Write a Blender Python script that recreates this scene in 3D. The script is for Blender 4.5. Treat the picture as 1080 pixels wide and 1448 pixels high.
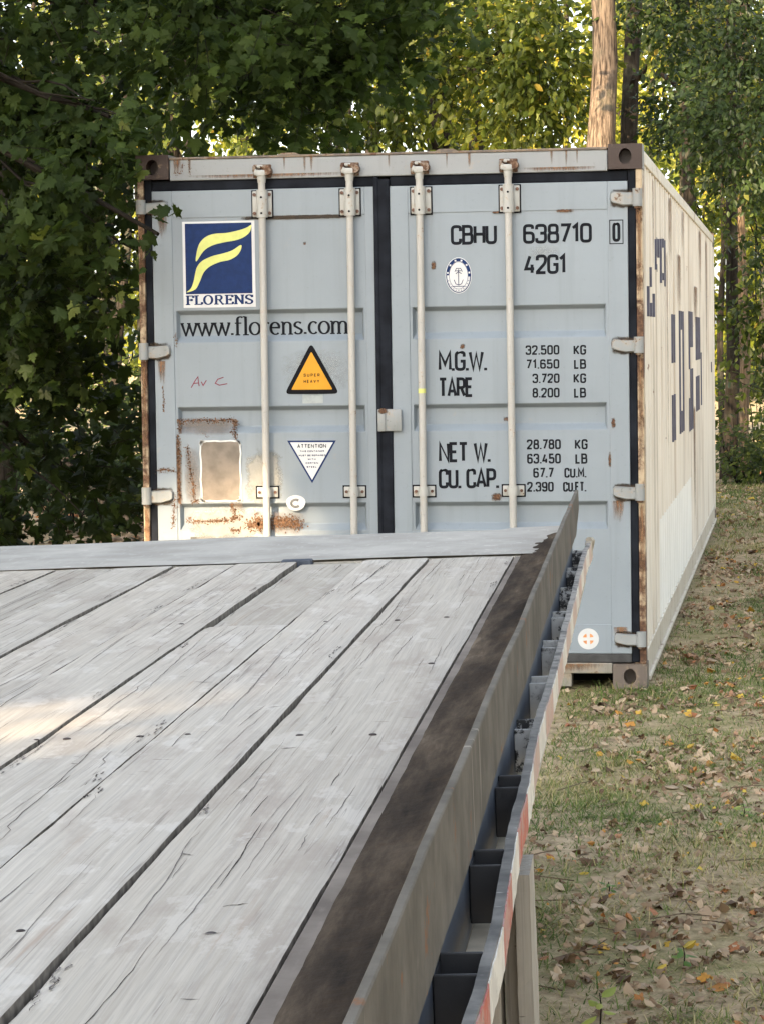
import bpy, bmesh, math, random
import numpy as np
from mathutils import Vector, Matrix, noise as mnoise

random.seed(7)
rng = np.random.default_rng(11)
for o in list(bpy.data.objects):
    bpy.data.objects.remove(o)
scn = bpy.context.scene
C = scn.collection

# ------------------------------------------------------------------ camera
CAM = Vector((1.92305, -13.43122, 1.67940))
RIGHT = Vector((0.98947, 0.14397, -0.01482))
UP = Vector((0.00590, 0.06222, 0.99805))
FWD = Vector((-0.14461, 0.98762, -0.06071))
cam = bpy.data.cameras.new('camera')
cam.sensor_fit = 'HORIZONTAL'
cam.sensor_width = 36.0
cam.lens = 36.0 * 3990.07 / 1080.0
cam.clip_start = 0.05
cam.clip_end = 1000
cam_ob = bpy.data.objects.new('camera', cam)
C.objects.link(cam_ob)
Mx = Matrix((RIGHT, UP, -FWD)).transposed().to_4x4()
Mx.translation = CAM
cam_ob.matrix_world = Mx
scn.camera = cam_ob

# ------------------------------------------------------------------ light
SUN = Vector((-0.34, -0.86, 0.38)).normalized()      # towards the sun: low, behind the viewer's left shoulder
SUN_EL = math.asin(SUN.z)
SUN_AZ = math.atan2(SUN.x, SUN.y)
w = bpy.data.worlds.new('World')
scn.world = w
w.use_nodes = True
nt = w.node_tree
nt.nodes.clear()
sky = nt.nodes.new('ShaderNodeTexSky')
sky.sky_type = 'NISHITA'
sky.sun_disc = False
sky.sun_elevation = SUN_EL
sky.sun_rotation = SUN_AZ
sky.air_density = 1.0
sky.dust_density = 2.0
sky.ozone_density = 1.0
bg = nt.nodes.new('ShaderNodeBackground')
bg.inputs['Strength'].default_value = 0.15
wo = nt.nodes.new('ShaderNodeOutputWorld')
hs = nt.nodes.new('ShaderNodeHueSaturation')          # hazy late-summer air: a pale sky
hs.inputs['Saturation'].default_value = 0.46
nt.links.new(sky.outputs[0], hs.inputs['Color'])
nt.links.new(hs.outputs[0], bg.inputs[0])
nt.links.new(bg.outputs[0], wo.inputs[0])

sl = bpy.data.lights.new('sun', 'SUN')
sl.energy = 5.0
sl.angle = math.radians(0.5)
sl.color = (1.0, 0.76, 0.48)
so = bpy.data.objects.new('sun', sl)
C.objects.link(so)
so.rotation_euler = SUN.to_track_quat('Z', 'Y').to_euler()
so.location = (0, 0, 30)

vs = scn.view_settings
vs.view_transform = 'Standard'
vs.look = 'None'
vs.gamma = 1.0
vs.use_curve_mapping = False
vs.exposure = 2.0

scn.render.engine = 'CYCLES'
cy = scn.cycles
cy.max_bounces = 7
cy.diffuse_bounces = 4
cy.glossy_bounces = 2
cy.transmission_bounces = 3
cy.transparent_max_bounces = 8
cy.sample_clamp_indirect = 6
cy.use_denoising = True
cy.caustics_reflective = False
cy.caustics_refractive = False

# ------------------------------------------------------------------ object helpers
def link(name, me, mat=None, parent=None, label=None):
    o = bpy.data.objects.new(name, me)
    C.objects.link(o)
    if mat is not None:
        me.materials.append(mat)
    if parent is not None:
        o.parent = parent
    if label:
        o['label'] = label
    return o

def tag(o, label=None, cat=None, group=None, kind=None):
    if label: o['label'] = label
    if cat: o['category'] = cat
    if group: o['group'] = group
    if kind: o['kind'] = kind
    return o

def empty(name, loc=(0, 0, 0)):
    o = bpy.data.objects.new(name, None)
    o.empty_display_size = 0.2
    o.location = loc
    C.objects.link(o)
    return o

class MB:
    """collects shapes into ONE mesh"""
    def __init__(s):
        s.v = []; s.f = []; s.uv = {}
    def add(s, vs, fs):
        b = len(s.v)
        s.v += [tuple(v) for v in vs]
        s.f += [tuple(b + i for i in f) for f in fs]
    def box(s, x0, x1, y0, y1, z0, z1, ch=0.0):
        if x0 > x1: x0, x1 = x1, x0
        if y0 > y1: y0, y1 = y1, y0
        if z0 > z1: z0, z1 = z1, z0
        bm = bmesh.new()
        bmesh.ops.create_cube(bm, size=1.0)
        for v in bm.verts:
            v.co = ((x0 + x1) / 2 + v.co.x * (x1 - x0), (y0 + y1) / 2 + v.co.y * (y1 - y0), (z0 + z1) / 2 + v.co.z * (z1 - z0))
        if ch > 0:
            ch = min(ch, 0.45 * min(x1 - x0, y1 - y0, z1 - z0))
            bmesh.ops.bevel(bm, geom=bm.edges[:], offset=ch, segments=2, profile=0.5, affect='EDGES')
        s.bm(bm)
        return s
    def bm(s, bm):
        bm.verts.index_update()
        s.add([v.co[:] for v in bm.verts], [[v.index for v in f.verts] for f in bm.faces])
        bm.free()
    def tube(s, pts, rad, n=12, cap=True):
        """pts: list of points, rad: list or number"""
        pts = [Vector(p) for p in pts]
        if not hasattr(rad, '__len__'): rad = [rad] * len(pts)
        rings = []
        ref = Vector((0.31, 0.17, 0.93)) if abs((pts[-1] - pts[0]).normalized().z) < 0.9 else Vector((1, 0.1, 0))
        for i, p in enumerate(pts):
            a = pts[max(i - 1, 0)]; b = pts[min(i + 1, len(pts) - 1)]
            d = (b - a).normalized()
            x = ref.cross(d).normalized(); y = d.cross(x)
            rings.append([p + (x * math.cos(2 * math.pi * k / n) + y * math.sin(2 * math.pi * k / n)) * rad[i] for k in range(n)])
        vs = [v for r in rings for v in r]
        fs = []
        for i in range(len(pts) - 1):
            for k in range(n):
                k2 = (k + 1) % n
                fs.append((i * n + k, i * n + k2, (i + 1) * n + k2, (i + 1) * n + k))
        if cap:
            fs.append(tuple(range(n - 1, -1, -1)))
            fs.append(tuple((len(pts) - 1) * n + k for k in range(n)))
        s.add(vs, fs)
        return s
    def prism(s, poly, y0, y1):
        """polygon in the x-z plane extruded from y0 (front) to y1"""
        n = len(poly)
        vs = [(p[0], y0, p[1]) for p in poly] + [(p[0], y1, p[1]) for p in poly]
        fs = [tuple(range(n)), tuple(range(2 * n - 1, n - 1, -1))]
        for i in range(n):
            j = (i + 1) % n
            fs.append((j, i, n + i, n + j))
        s.add(vs, fs)
        return s
    def mesh(s, name, smooth=False):
        me = bpy.data.meshes.new(name)
        me.from_pydata(s.v, [], s.f)
        me.update()
        bm = bmesh.new(); bm.from_mesh(me)
        bmesh.ops.recalc_face_normals(bm, faces=bm.faces[:])
        bm.to_mesh(me); bm.free()
        if smooth:
            me.polygons.foreach_set('use_smooth', [True] * len(me.polygons))
        return me
    def build(s, name, mat, parent=None, label=None, smooth=False):
        o = link(name, s.mesh(name, smooth), mat, parent, label)
        if smooth == 'auto':
            m = o.data
            try:
                m.set_sharp_from_angle(angle=math.radians(35))
            except Exception:
                pass
        return o

def np_mesh(name, verts, faces_flat, counts, attrs=None, smooth=False):
    me = bpy.data.meshes.new(name)
    nv = len(verts)
    me.vertices.add(nv)
    me.vertices.foreach_set('co', np.asarray(verts, np.float32).ravel())
    nl = len(faces_flat)
    me.loops.add(nl)
    me.loops.foreach_set('vertex_index', np.asarray(faces_flat, np.int32))
    nf = len(counts)
    me.polygons.add(nf)
    st = np.zeros(nf, np.int32); st[1:] = np.cumsum(counts)[:-1]
    me.polygons.foreach_set('loop_start', st)
    me.polygons.foreach_set('loop_total', np.asarray(counts, np.int32))
    if smooth:
        me.polygons.foreach_set('use_smooth', np.ones(nf, bool))
    for k, a in (attrs or {}).items():
        at = me.attributes.new(k, 'FLOAT', 'POINT')
        at.data.foreach_set('value', np.asarray(a, np.float32))
    me.update()
    me.validate()
    return me

# ------------------------------------------------------------------ material helpers
class NT:
    def __init__(s, name):
        s.m = bpy.data.materials.new(name)
        s.m.use_nodes = True
        s.t = s.m.node_tree
        s.t.nodes.clear()
        s.out = s.n('ShaderNodeOutputMaterial')
    def n(s, typ, **kw):
        nd = s.t.nodes.new(typ)
        for k, v in kw.items():
            setattr(nd, k, v)
        return nd
    def l(s, a, b):
        s.t.links.new(a, b)
    def val(s, sock, v):
        if hasattr(v, 'is_output') or isinstance(v, bpy.types.NodeSocket):
            s.l(v, sock)
        else:
            if sock.type == 'RGBA' and len(v) == 3: v = (*v, 1)
            sock.default_value = v
    def obj(s):
        return s.n('ShaderNodeTexCoord').outputs['Object']
    def uv(s):
        return s.n('ShaderNodeTexCoord').outputs['UV']
    def mapping(s, vec, scale=(1, 1, 1), loc=(0, 0, 0), rot=(0, 0, 0)):
        m = s.n('ShaderNodeMapping')
        s.l(vec, m.inputs['Vector'])
        s.val(m.inputs['Scale'], scale); s.val(m.inputs['Location'], loc); s.val(m.inputs['Rotation'], rot)
        return m.outputs[0]
    def noise(s, vec, scale=5, detail=4, rough=0.55, dist=0.0, color=False):
        m = s.n('ShaderNodeTexNoise')
        s.l(vec, m.inputs['Vector'])
        m.inputs['Scale'].default_value = scale; m.inputs['Detail'].default_value = detail
        m.inputs['Roughness'].default_value = rough; m.inputs['Distortion'].default_value = dist
        return m.outputs['Color' if color else 'Fac']
    def math(s, op, a, b=None, c=None, clamp=False):
        m = s.n('ShaderNodeMath', operation=op, use_clamp=clamp)
        s.val(m.inputs[0], a)
        if b is not None: s.val(m.inputs[1], b)
        if c is not None: s.val(m.inputs[2], c)
        return m.outputs[0]
    def ramp(s, f, stops, interp='LINEAR'):
        r = s.n('ShaderNodeValToRGB')
        s.l(f, r.inputs[0])
        cr = r.color_ramp; cr.interpolation = interp
        while len(cr.elements) < len(stops): cr.elements.new(0.5)
        for e, (p, c) in zip(cr.elements, stops):
            e.position = p
            e.color = (c, c, c, 1) if not hasattr(c, '__len__') else (*c, 1)
        return r.outputs[0]
    def step(s, f, a, b):
        m = s.n('ShaderNodeMapRange', interpolation_type='SMOOTHSTEP')
        s.l(f, m.inputs['Value'])
        m.inputs['From Min'].default_value = a; m.inputs['From Max'].default_value = b
        return m.outputs[0]
    def mix(s, f, a, b, mode='MIX'):
        m = s.n('ShaderNodeMix', data_type='RGBA', blend_type=mode)
        s.val(m.inputs[0], f)
        s.val(m.inputs[6], a); s.val(m.inputs[7], b)
        return m.outputs[2]
    def bump(s, h, strength=0.3, dist=0.01, nrm=None):
        b = s.n('ShaderNodeBump')
        b.inputs['Strength'].default_value = strength; b.inputs['Distance'].default_value = dist
        s.l(h, b.inputs['Height'])
        if nrm is not None: s.l(nrm, b.inputs['Normal'])
        return b.outputs[0]
    def bsdf(s, col, rough=0.6, metal=0.0, spec=0.4, nrm=None):
        b = s.n('ShaderNodeBsdfPrincipled')
        s.val(b.inputs['Base Color'], col); s.val(b.inputs['Roughness'], rough)
        s.val(b.inputs['Metallic'], metal); s.val(b.inputs['Specular IOR Level'], spec)
        if nrm is not None: s.l(nrm, b.inputs['Normal'])
        return b.outputs[0]
    def done(s, sh):
        s.l(sh, s.out.inputs['Surface'])
        return s.m

def simple(name, col, rough=0.6, var=0.15, scale=20, metal=0.0, spec=0.4, bump=0.0):
    t = NT(name); v = t.obj()
    f = t.noise(v, scale, 5)
    c = t.mix(t.step(f, 0.3, 0.7), tuple(x * (1 - var) for x in col), tuple(min(1, x * (1 + var)) for x in col))
    nrm = t.bump(t.noise(v, scale * 6, 3), bump, 0.002) if bump else None
    return t.done(t.bsdf(c, rough, metal, spec, nrm))

def paint(name, col, rust=0.66, rustw=0.03, grime=0.25, rough=0.45, chip_scale=9.0, streak=True):
    """weathered paint with rust breaking through and rain streaks"""
    t = NT(name); v = t.obj()
    big = t.noise(v, 1.3, 5, 0.6)
    c = t.mix(t.step(big, 0.25, 0.75), tuple(x * 0.93 for x in col), tuple(min(1, x * 1.04) for x in col))
    if streak:
        st = t.noise(t.mapping(v, (22, 22, 0.9)), 1.0, 4, 0.6)
        c = t.mix(t.math('MULTIPLY', t.step(st, 0.5, 0.75), grime), c, tuple(x * 0.72 for x in (col[0], col[1] * 0.98, col[2] * 0.93)))
    sp = t.noise(v, 60, 3, 0.6)
    c = t.mix(t.math('MULTIPLY', t.step(sp, 0.62, 0.72), grime), c, tuple(x * 0.6 for x in col))
    ch = t.math('ADD', t.math('MULTIPLY', t.noise(v, chip_scale, 6, 0.7), 0.75), t.math('MULTIPLY', t.noise(v, chip_scale * 0.22, 2), 0.25))
    rm = t.step(ch, rust - rustw, rust + rustw)
    rc = t.ramp(t.noise(v, 35, 5, 0.7), [(0.3, (0.035, 0.018, 0.012)), (0.5, (0.10, 0.05, 0.028)), (0.7, (0.21, 0.12, 0.068))])
    halo = t.step(ch, rust - rustw * 3.5, rust)
    c = t.mix(t.math('MULTIPLY', halo, 0.35), c, (0.42, 0.30, 0.18))
    c = t.mix(rm, c, rc)
    r = t.math('ADD', t.math('MULTIPLY', rm, 0.35), rough)
    nrm = t.bump(t.math('ADD', t.noise(v, 14, 3), t.math('MULTIPLY', rm, -0.6)), 0.12, 0.004)
    nrm = t.bump(t.noise(v, 2.6, 2, 0.4), 0.35, 0.03, nrm)          # dents and oil-canning of thin sheet
    return t.done(t.bsdf(c, r, 0, 0.4, nrm))

# ------------------------------------------------------------------ materials
M = {}
M['door'] = paint('door_paint', (0.238, 0.276, 0.308), rust=0.735, grime=0.22)
M['header'] = paint('header_paint', (0.265, 0.28, 0.287), rust=0.67, grime=0.3)
M['rod'] = paint('rod_paint', (0.41, 0.40, 0.375), rust=0.64, grime=0.4, chip_scale=26, streak=False)
M['bracket'] = paint('bracket_paint', (0.40, 0.40, 0.375), rust=0.63, grime=0.5, chip_scale=30, streak=False)
M['hinge'] = paint('hinge_paint', (0.27, 0.285, 0.285), rust=0.60, grime=0.8, chip_scale=22)
M['post'] = paint('post_paint', (0.46, 0.37, 0.25), rust=0.50, rustw=0.05, grime=0.6, chip_scale=7)
M['casting'] = paint('casting_rust', (0.035, 0.018, 0.013), rust=0.66, rustw=0.03, grime=0.6, chip_scale=16)
M['casting_low'] = paint('casting_dusty', (0.13, 0.105, 0.088), rust=0.60, rustw=0.03, grime=0.5, chip_scale=16)
M['rail'] = paint('rail_paint', (0.60, 0.55, 0.46), rust=0.62, rustw=0.05, grime=0.5, chip_scale=8)
M['cap'] = paint('cap_rust', (0.11, 0.09, 0.075), rust=0.55, rustw=0.03)
M['rust'] = paint('heavy_rust', (0.16, 0.13, 0.11), rust=0.46, rustw=0.03, chip_scale=40)
M['gasket'] = simple('gasket_rubber', (0.012, 0.014, 0.019), 0.8, 0.4, 8, spec=0.1)
M['sillgasket'] = simple('sill_rubber', (0.05, 0.05, 0.05), 0.7, 0.3, 20)
M['dark'] = simple('shade_black', (0.008, 0.007, 0.006), 0.9, 0.2, 10, spec=0.1)
M['ink'] = simple('letter_ink', (0.006, 0.007, 0.011), 0.6, 0.3, 30, spec=0.12)
M['smallink'] = simple('blue_small_ink', (0.008, 0.014, 0.07), 0.6, 0.2, 30, spec=0.1)
M['red_ink'] = simple('red_marker', (0.17, 0.025, 0.045), 0.6, 0.2, 50)
M['white'] = simple('sticker_white', (0.60, 0.61, 0.61), 0.45, 0.04, 12)
M['blue'] = simple('sticker_blue', (0.008, 0.026, 0.100), 0.5, 0.12, 40, spec=0.15)
M['bluetext'] = simple('sticker_blue_text', (0.008, 0.016, 0.075), 0.5, 0.1, 40, spec=0.15)
M['yellow'] = simple('sticker_yellow', (0.60, 0.63, 0.19), 0.45, 0.05, 30)
M['amber'] = simple('sticker_amber', (0.60, 0.275, 0.003), 0.4, 0.06, 14)
M['orange'] = simple('sticker_orange', (0.65, 0.28, 0.10), 0.5, 0.15, 60)
M['black'] = simple('sticker_black', (0.006, 0.006, 0.008), 0.6, 0.1, 30, spec=0.1)
M['grey_tape'] = simple('grey_tape', (0.32, 0.35, 0.35), 0.6, 0.1, 30)
M['rustfilm'] = simple('rust_scale', (0.115, 0.066, 0.040), 0.9, 0.6, 90, spec=0.1)
M['sill'] = paint('sill_paint', (0.25, 0.235, 0.20), rust=0.58, rustw=0.04, grime=0.6, chip_scale=12)
M['plate'] = simple('faded_plate', (0.20, 0.165, 0.13), 0.55, 0.22, 12, bump=0.1)
M['plate_edge'] = simple('plate_sealant', (0.66, 0.66, 0.63), 0.6, 0.1, 40)
M['bolt'] = simple('bolt_rust', (0.13, 0.07, 0.05), 0.7, 0.4, 60)
M['nail'] = simple('dark_nail', (0.035, 0.026, 0.024), 0.7, 0.4, 60)
M['steel'] = simple('plain_steel', (0.28, 0.28, 0.27), 0.5, 0.2, 20, 0.3)

def side_paint():
    t = NT('side_wall_paint'); v = t.obj()
    col = (0.86, 0.795, 0.69)
    big = t.noise(v, 0.8, 5, 0.6)
    c = t.mix(t.step(big, 0.3, 0.7), tuple(x * 0.88 for x in col), col)
    st = t.noise(t.mapping(v, (3, 3.5, 0.25)), 1.0, 5, 0.65)
    c = t.mix(t.math('MULTIPLY', t.step(st, 0.52, 0.66), 0.55), c, (0.42, 0.31, 0.21))
    st2 = t.noise(t.mapping(v, (9, 11, 0.5), (3, 1, 2)), 1.0, 4, 0.65)
    c = t.mix(t.math('MULTIPLY', t.step(st2, 0.50, 0.68), 0.6), c, (0.42, 0.37, 0.31))
    ch = t.noise(v, 7, 6, 0.7)
    c = t.mix(t.step(ch, 0.66, 0.72), c, (0.2, 0.09, 0.045))
    return t.done(t.bsdf(c, 0.5, 0, 0.35))
M['side'] = side_paint()
M['fresh'] = simple('fresh_white_paint', (0.86, 0.85, 0.80), 0.5, 0.04, 3)
M['navy'] = simple('faded_navy', (0.06, 0.06, 0.105), 0.55, 0.25, 14)

def stain(name, stops, thr=0.9, scale=30, nweight=0.95, stretch=(1, 1, 1), gain=5.0, fade_down=False, amax=1.0):
    """rust or dirt whose ragged outline is its own: fades to nothing at the borders of its patch"""
    t = NT(name); v = t.obj(); uv = t.uv()
    sx = t.n('ShaderNodeSeparateXYZ'); t.l(uv, sx.inputs[0])
    eu = t.math('MULTIPLY', t.math('MULTIPLY', sx.outputs[0], t.math('SUBTRACT', 1.0, sx.outputs[0])), 4.0)
    if fade_down:
        ev = t.math('MULTIPLY', t.math('POWER', sx.outputs[1], 0.7), t.step(t.math('SUBTRACT', 1.0, sx.outputs[1]), 0.0, 0.06))
    else:
        ev = t.math('MULTIPLY', t.math('MULTIPLY', sx.outputs[1], t.math('SUBTRACT', 1.0, sx.outputs[1])), 4.0)
    e = t.math('MULTIPLY', t.math('POWER', eu, 0.5), t.math('POWER', ev, 0.5))
    n = t.noise(t.mapping(v, stretch), scale, 5, 0.7)
    a = t.math('MULTIPLY', t.math('SUBTRACT', t.math('ADD', t.math('MULTIPLY', n, nweight), e), thr), gain, clamp=True)
    a = t.math('MULTIPLY', a, amax)
    # never reaches the very edge of the patch
    a = t.math('MULTIPLY', a, t.step(e, 0.02, 0.25))
    c = t.ramp(t.noise(v, scale * 1.6, 5, 0.7), stops)
    b = t.bsdf(c, 0.85, 0, 0.2)
    tr = t.n('ShaderNodeBsdfTransparent')
    mx = t.n('ShaderNodeMixShader')
    t.l(a, mx.inputs[0]); t.l(tr.outputs[0], mx.inputs[1]); t.l(b, mx.inputs[2])
    return t.done(mx.outputs[0])
RUST = [(0.3, (0.045, 0.022, 0.014)), (0.5, (0.12, 0.062, 0.035)), (0.7, (0.25, 0.155, 0.09))]
M['st_rust'] = stain('rust_patch', RUST, 1.12, 75, 1.25, (1, 1, 1), 3.0, False, 0.85)
M['st_streak'] = stain('rust_streak', [(0.3, (0.13, 0.065, 0.035)), (0.7, (0.30, 0.18, 0.10))], 1.0, 22, 0.95, (5, 1, 0.6), 2.2, True, 0.8)
M['st_bleed'] = stain('rust_bleed', [(0.3, (0.16, 0.10, 0.06)), (0.7, (0.30, 0.22, 0.15))], 0.85, 26, 0.9, (1, 1, 0.7), 2.0, False, 0.40)
M['st_scuff'] = stain('scuffed_paint', [(0.3, (0.30, 0.295, 0.27)), (0.7, (0.40, 0.39, 0.35))], 1.0, 14, 0.8, (1, 1, 1), 4.0, False, 0.8)
M['st_grime'] = stain('black_grime', [(0.3, (0.02, 0.016, 0.012)), (0.7, (0.09, 0.06, 0.035))], 0.80, 30, 0.8, (1, 1, 1), 4.0, False, 0.8)
M['st_faint'] = stain('faint_scuff', [(0.3, (0.28, 0.30, 0.31)), (0.7, (0.50, 0.52, 0.52))], 0.9, 30, 0.8, (1, 1, 1), 2.0, False, 0.4)

def wood(name, tone=1.0, along='y'):
    """grey weathered plank: long grain, checks along the grain, knots, pale worn patches"""
    t = NT(name); v0 = t.obj()
    if along == 'z': v0 = t.mapping(v0, (1, 1, 1), (0, 0, 0), (math.radians(90), 0, 0))
    oi = t.n('ShaderNodeObjectInfo')
    off = t.n('ShaderNodeCombineXYZ')
    t.l(t.math('MULTIPLY', oi.outputs['Random'], 9.0), off.inputs[0])
    t.l(t.math('MULTIPLY', oi.outputs['Random'], 37.0), off.inputs[1])
    add = t.n('ShaderNodeVectorMath', operation='ADD'); t.l(v0, add.inputs[0]); t.l(off.outputs[0], add.inputs[1])
    v = add.outputs[0]
    # slow meander so that grain lines are not straight
    wob = t.noise(t.mapping(v, (2.2, 0.5, 2.2)), 1.0, 3, 0.5, color=True)
    sub = t.n('ShaderNodeVectorMath', operation='MULTIPLY_ADD'); t.l(wob, sub.inputs[0])
    sub.inputs[1].default_value = (0.05, 0.0, 0.05); t.l(v, sub.inputs[2])
    vw = sub.outputs[0]
    grain = t.noise(t.mapping(vw, (110, 0.8, 110)), 1.0, 5, 0.65)
    fine = t.noise(t.mapping(vw, (360, 3, 360)), 1.0, 3, 0.6)
    blotch = t.noise(t.mapping(v, (9, 2.4, 9)), 1.0, 7, 0.7)
    patch = t.noise(t.mapping(v, (13, 4.5, 13), (5, 2, 1)), 1.0, 7, 0.66)
    c = t.ramp(grain, [(0.25, tuple(x * tone for x in (0.385, 0.350, 0.295))), (0.5, tuple(x * tone for x in (0.475, 0.439, 0.378))), (0.78, tuple(x * tone for x in (0.56, 0.526, 0.460)))])
    c = t.mix(t.math('MULTIPLY', t.step(fine, 0.42, 0.68), 0.34), c, tuple(x * tone for x in (0.27, 0.255, 0.24)))
    c = t.mix(t.math('MULTIPLY', t.step(blotch, 0.48, 0.66), 0.6), c, tuple(x * tone for x in (0.345, 0.30, 0.255)))
    c = t.mix(t.math('MULTIPLY', t.step(patch, 0.545, 0.60), 0.34), c, tuple(min(1, x * tone) for x in (0.63, 0.605, 0.555)))
    c = t.mix(1.0, c, t.ramp(oi.outputs['Random'], [(0.0, (0.86, 0.85, 0.83)), (0.5, (1.0, 1.0, 1.0)), (1.0, (1.04, 1.0, 0.95))]), 'MULTIPLY')
    # brown bruise along grain
    br = t.noise(t.mapping(v, (26, 1.1, 26), (1, 7, 0)), 1.0, 4, 0.6)
    c = t.mix(t.math('MULTIPLY', t.step(br, 0.62, 0.74), 0.55), c, (0.33, 0.235, 0.17))
    # checks: thin iso-lines of stretched noise, broken up by a mask
    n1 = t.noise(t.mapping(vw, (24, 0.22, 24), (2, 3, 4)), 1.0, 4, 0.62)
    mk = t.noise(t.mapping(v, (10, 1.5, 10), (8, 1, 2)), 1.0, 4, 0.65)
    ck = t.math('ABSOLUTE', t.math('SUBTRACT', n1, 0.5))
    ck = t.math('SUBTRACT', 1.0, t.step(ck, 0.002, 0.010))
    ck = t.math('MULTIPLY', ck, t.step(mk, 0.47, 0.56))
    n2 = t.noise(t.mapping(vw, (70, 0.6, 70), (9, 3, 4)), 1.0, 3, 0.55)
    ck2 = t.math('SUBTRACT', 1.0, t.step(t.math('ABSOLUTE', t.math('SUBTRACT', n2, 0.52)), 0.004, 0.02))
    ck2 = t.math('MULTIPLY', ck2, t.step(t.noise(t.mapping(v, (22, 3, 22), (3, 8, 2)), 1.0, 4), 0.56, 0.66))
    cr = t.math('MAXIMUM', t.math('MULTIPLY', ck, 0.45), t.math('MULTIPLY', ck2, 0.25))
    # short cross scars
    n3 = t.noise(t.mapping(v, (13, 60, 13), (4, 4, 4)), 1.0, 3, 0.6)
    sc = t.math('MULTIPLY', t.step(n3, 0.70, 0.74), 0.75)
    cr = t.math('MAXIMUM', cr, sc)
    c = t.mix(t.math('MULTIPLY', cr, 0.9), c, tuple(x * tone for x in (0.075, 0.058, 0.05)))
    h = t.math('ADD', t.math('MULTIPLY', grain, 0.35), t.math('MULTIPLY', cr, -1.2))
    h = t.math('ADD', h, t.math('MULTIPLY', fine, 0.25))
    nrm = t.bump(h, 0.30, 0.002)
    nrm = t.bump(t.noise(t.mapping(v, (14, 3, 14)), 1.0, 3), 0.15, 0.006, nrm)
    return t.done(t.bsdf(c, 0.72, 0, 0.25, nrm))
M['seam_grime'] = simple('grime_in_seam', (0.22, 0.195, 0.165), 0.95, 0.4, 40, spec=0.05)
M['crack'] = simple('open_check', (0.035, 0.028, 0.026), 0.9, 0.4, 60, spec=0.05)
M['scar'] = simple('grey_scar', (0.16, 0.145, 0.135), 0.9, 0.3, 60, spec=0.05)
M['wood'] = wood('weathered_plank')
M['wood_post'] = wood('weathered_board', 0.9, 'z')

def dirt():
    t = NT('caked_mud'); v = t.obj()
    a = t.noise(t.mapping(v, (12, 1.6, 12)), 1.0, 7, 0.7)
    b = t.noise(v, 22, 6, 0.65)
    c = t.ramp(a, [(0.34, (0.014, 0.010, 0.007)), (0.47, (0.040, 0.029, 0.020)), (0.58, (0.078, 0.059, 0.041)), (0.72, (0.19, 0.15, 0.11))])
    c = t.mix(t.math('MULTIPLY', t.step(b, 0.5, 0.75), 0.3), c, (0.07, 0.043, 0.022))
    return t.done(t.bsdf(c, 0.88, 0, 0.10, t.bump(t.noise(v, 45, 6, 0.7), 0.35, 0.006)))
M['dirt'] = dirt()

def worn_steel(name, a, b, scale=3.0, rough=0.5, metal=0.25, scratch=True, rustf=0.66, dusty=False):
    t = NT(name); v = t.obj()
    n = t.noise(v, scale, 6, 0.62)
    c = t.mix(t.step(n, 0.3, 0.7), a, b)
    n2 = t.noise(t.mapping(v, (60, 9, 14)), 1.0, 4, 0.6)
    c = t.mix(t.math('MULTIPLY', t.step(n2, 0.55, 0.75), 0.3), c, tuple(min(1, x * 1.35) for x in b))
    if scratch:
        s1 = t.noise(t.mapping(v, (20, 55, 2.2), (0, 0, 0), (0.25, 0, 0)), 1.0, 2, 0.5)
        c = t.mix(t.math('MULTIPLY', t.step(s1, 0.70, 0.75), 0.6), c, tuple(min(1, x * 2.0) for x in b))
    if dusty:
        sp_ = t.n('ShaderNodeSeparateXYZ'); t.l(v, sp_.inputs[0])
        dm_ = t.math('MULTIPLY', t.step(sp_.outputs[1], 3.6, 6.5), t.step(t.noise(v, 24, 5, 0.7), 0.36, 0.56))
        c = t.mix(dm_, c, (0.46, 0.43, 0.39))
    rr = t.noise(v, 8, 6, 0.7)
    c = t.mix(t.step(rr, rustf, rustf + 0.07), c, (0.19, 0.10, 0.055))
    return t.done(t.bsdf(c, t.ramp(n, [(0.3, rough + 0.1), (0.7, rough + 0.3)]), metal, 0.18, t.bump(t.noise(v, 60, 4), 0.12, 0.002)))
M['plate_steel'] = worn_steel('worn_side_plate', (0.085, 0.076, 0.062), (0.165, 0.15, 0.126), 6.5, 0.75, 0.0, True, 0.60)
M['end_steel'] = worn_steel('worn_end_plate', (0.31, 0.297, 0.268), (0.43, 0.415, 0.378), 4.5, 0.75, 0.0, True, 0.70)
M['strip_steel'] = worn_steel('grey_edge_strip', (0.115, 0.096, 0.08), (0.225, 0.198, 0.170), 5.0, 0.6, 0.05, False, 0.68)
M['beam_black'] = worn_steel('black_beam_paint', (0.045, 0.055, 0.075), (0.09, 0.105, 0.13), 6, 0.45, 0.0, True, 0.74)
M['rail_grey'] = worn_steel('rub_rail_grey', (0.085, 0.085, 0.083), (0.26, 0.255, 0.24), 9, 0.6, 0.0, True, 0.66, True)

def pocket_mat(name, spat, spread=0.03):
    t = NT(name); v = t.obj()
    c = t.mix(t.noise(v, 12, 4), (0.010, 0.011, 0.014), (0.03, 0.032, 0.038))
    n = t.noise(v, 42, 7, 0.75)
    n = t.math('ADD', t.math('MULTIPLY', n, 0.7), t.math('MULTIPLY', t.noise(v, 9, 3), 0.3))
    c = t.mix(t.step(n, spat, spat + spread), c, (0.42, 0.43, 0.43))
    return t.done(t.bsdf(c, 0.5, 0, 0.4, t.bump(n, 0.2, 0.003)))
M['pocket_black'] = pocket_mat('pocket_black_paint', 0.64, 0.08)
M['pocket_spat'] = pocket_mat('pocket_spattered', 0.455, 0.06)
M['pocket_dust'] = pocket_mat('pocket_dusty', 0.33, 0.16)
M['ledge'] = simple('dusty_ledge', (0.47, 0.42, 0.34), 0.85, 0.25, 14, bump=0.3)

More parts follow.
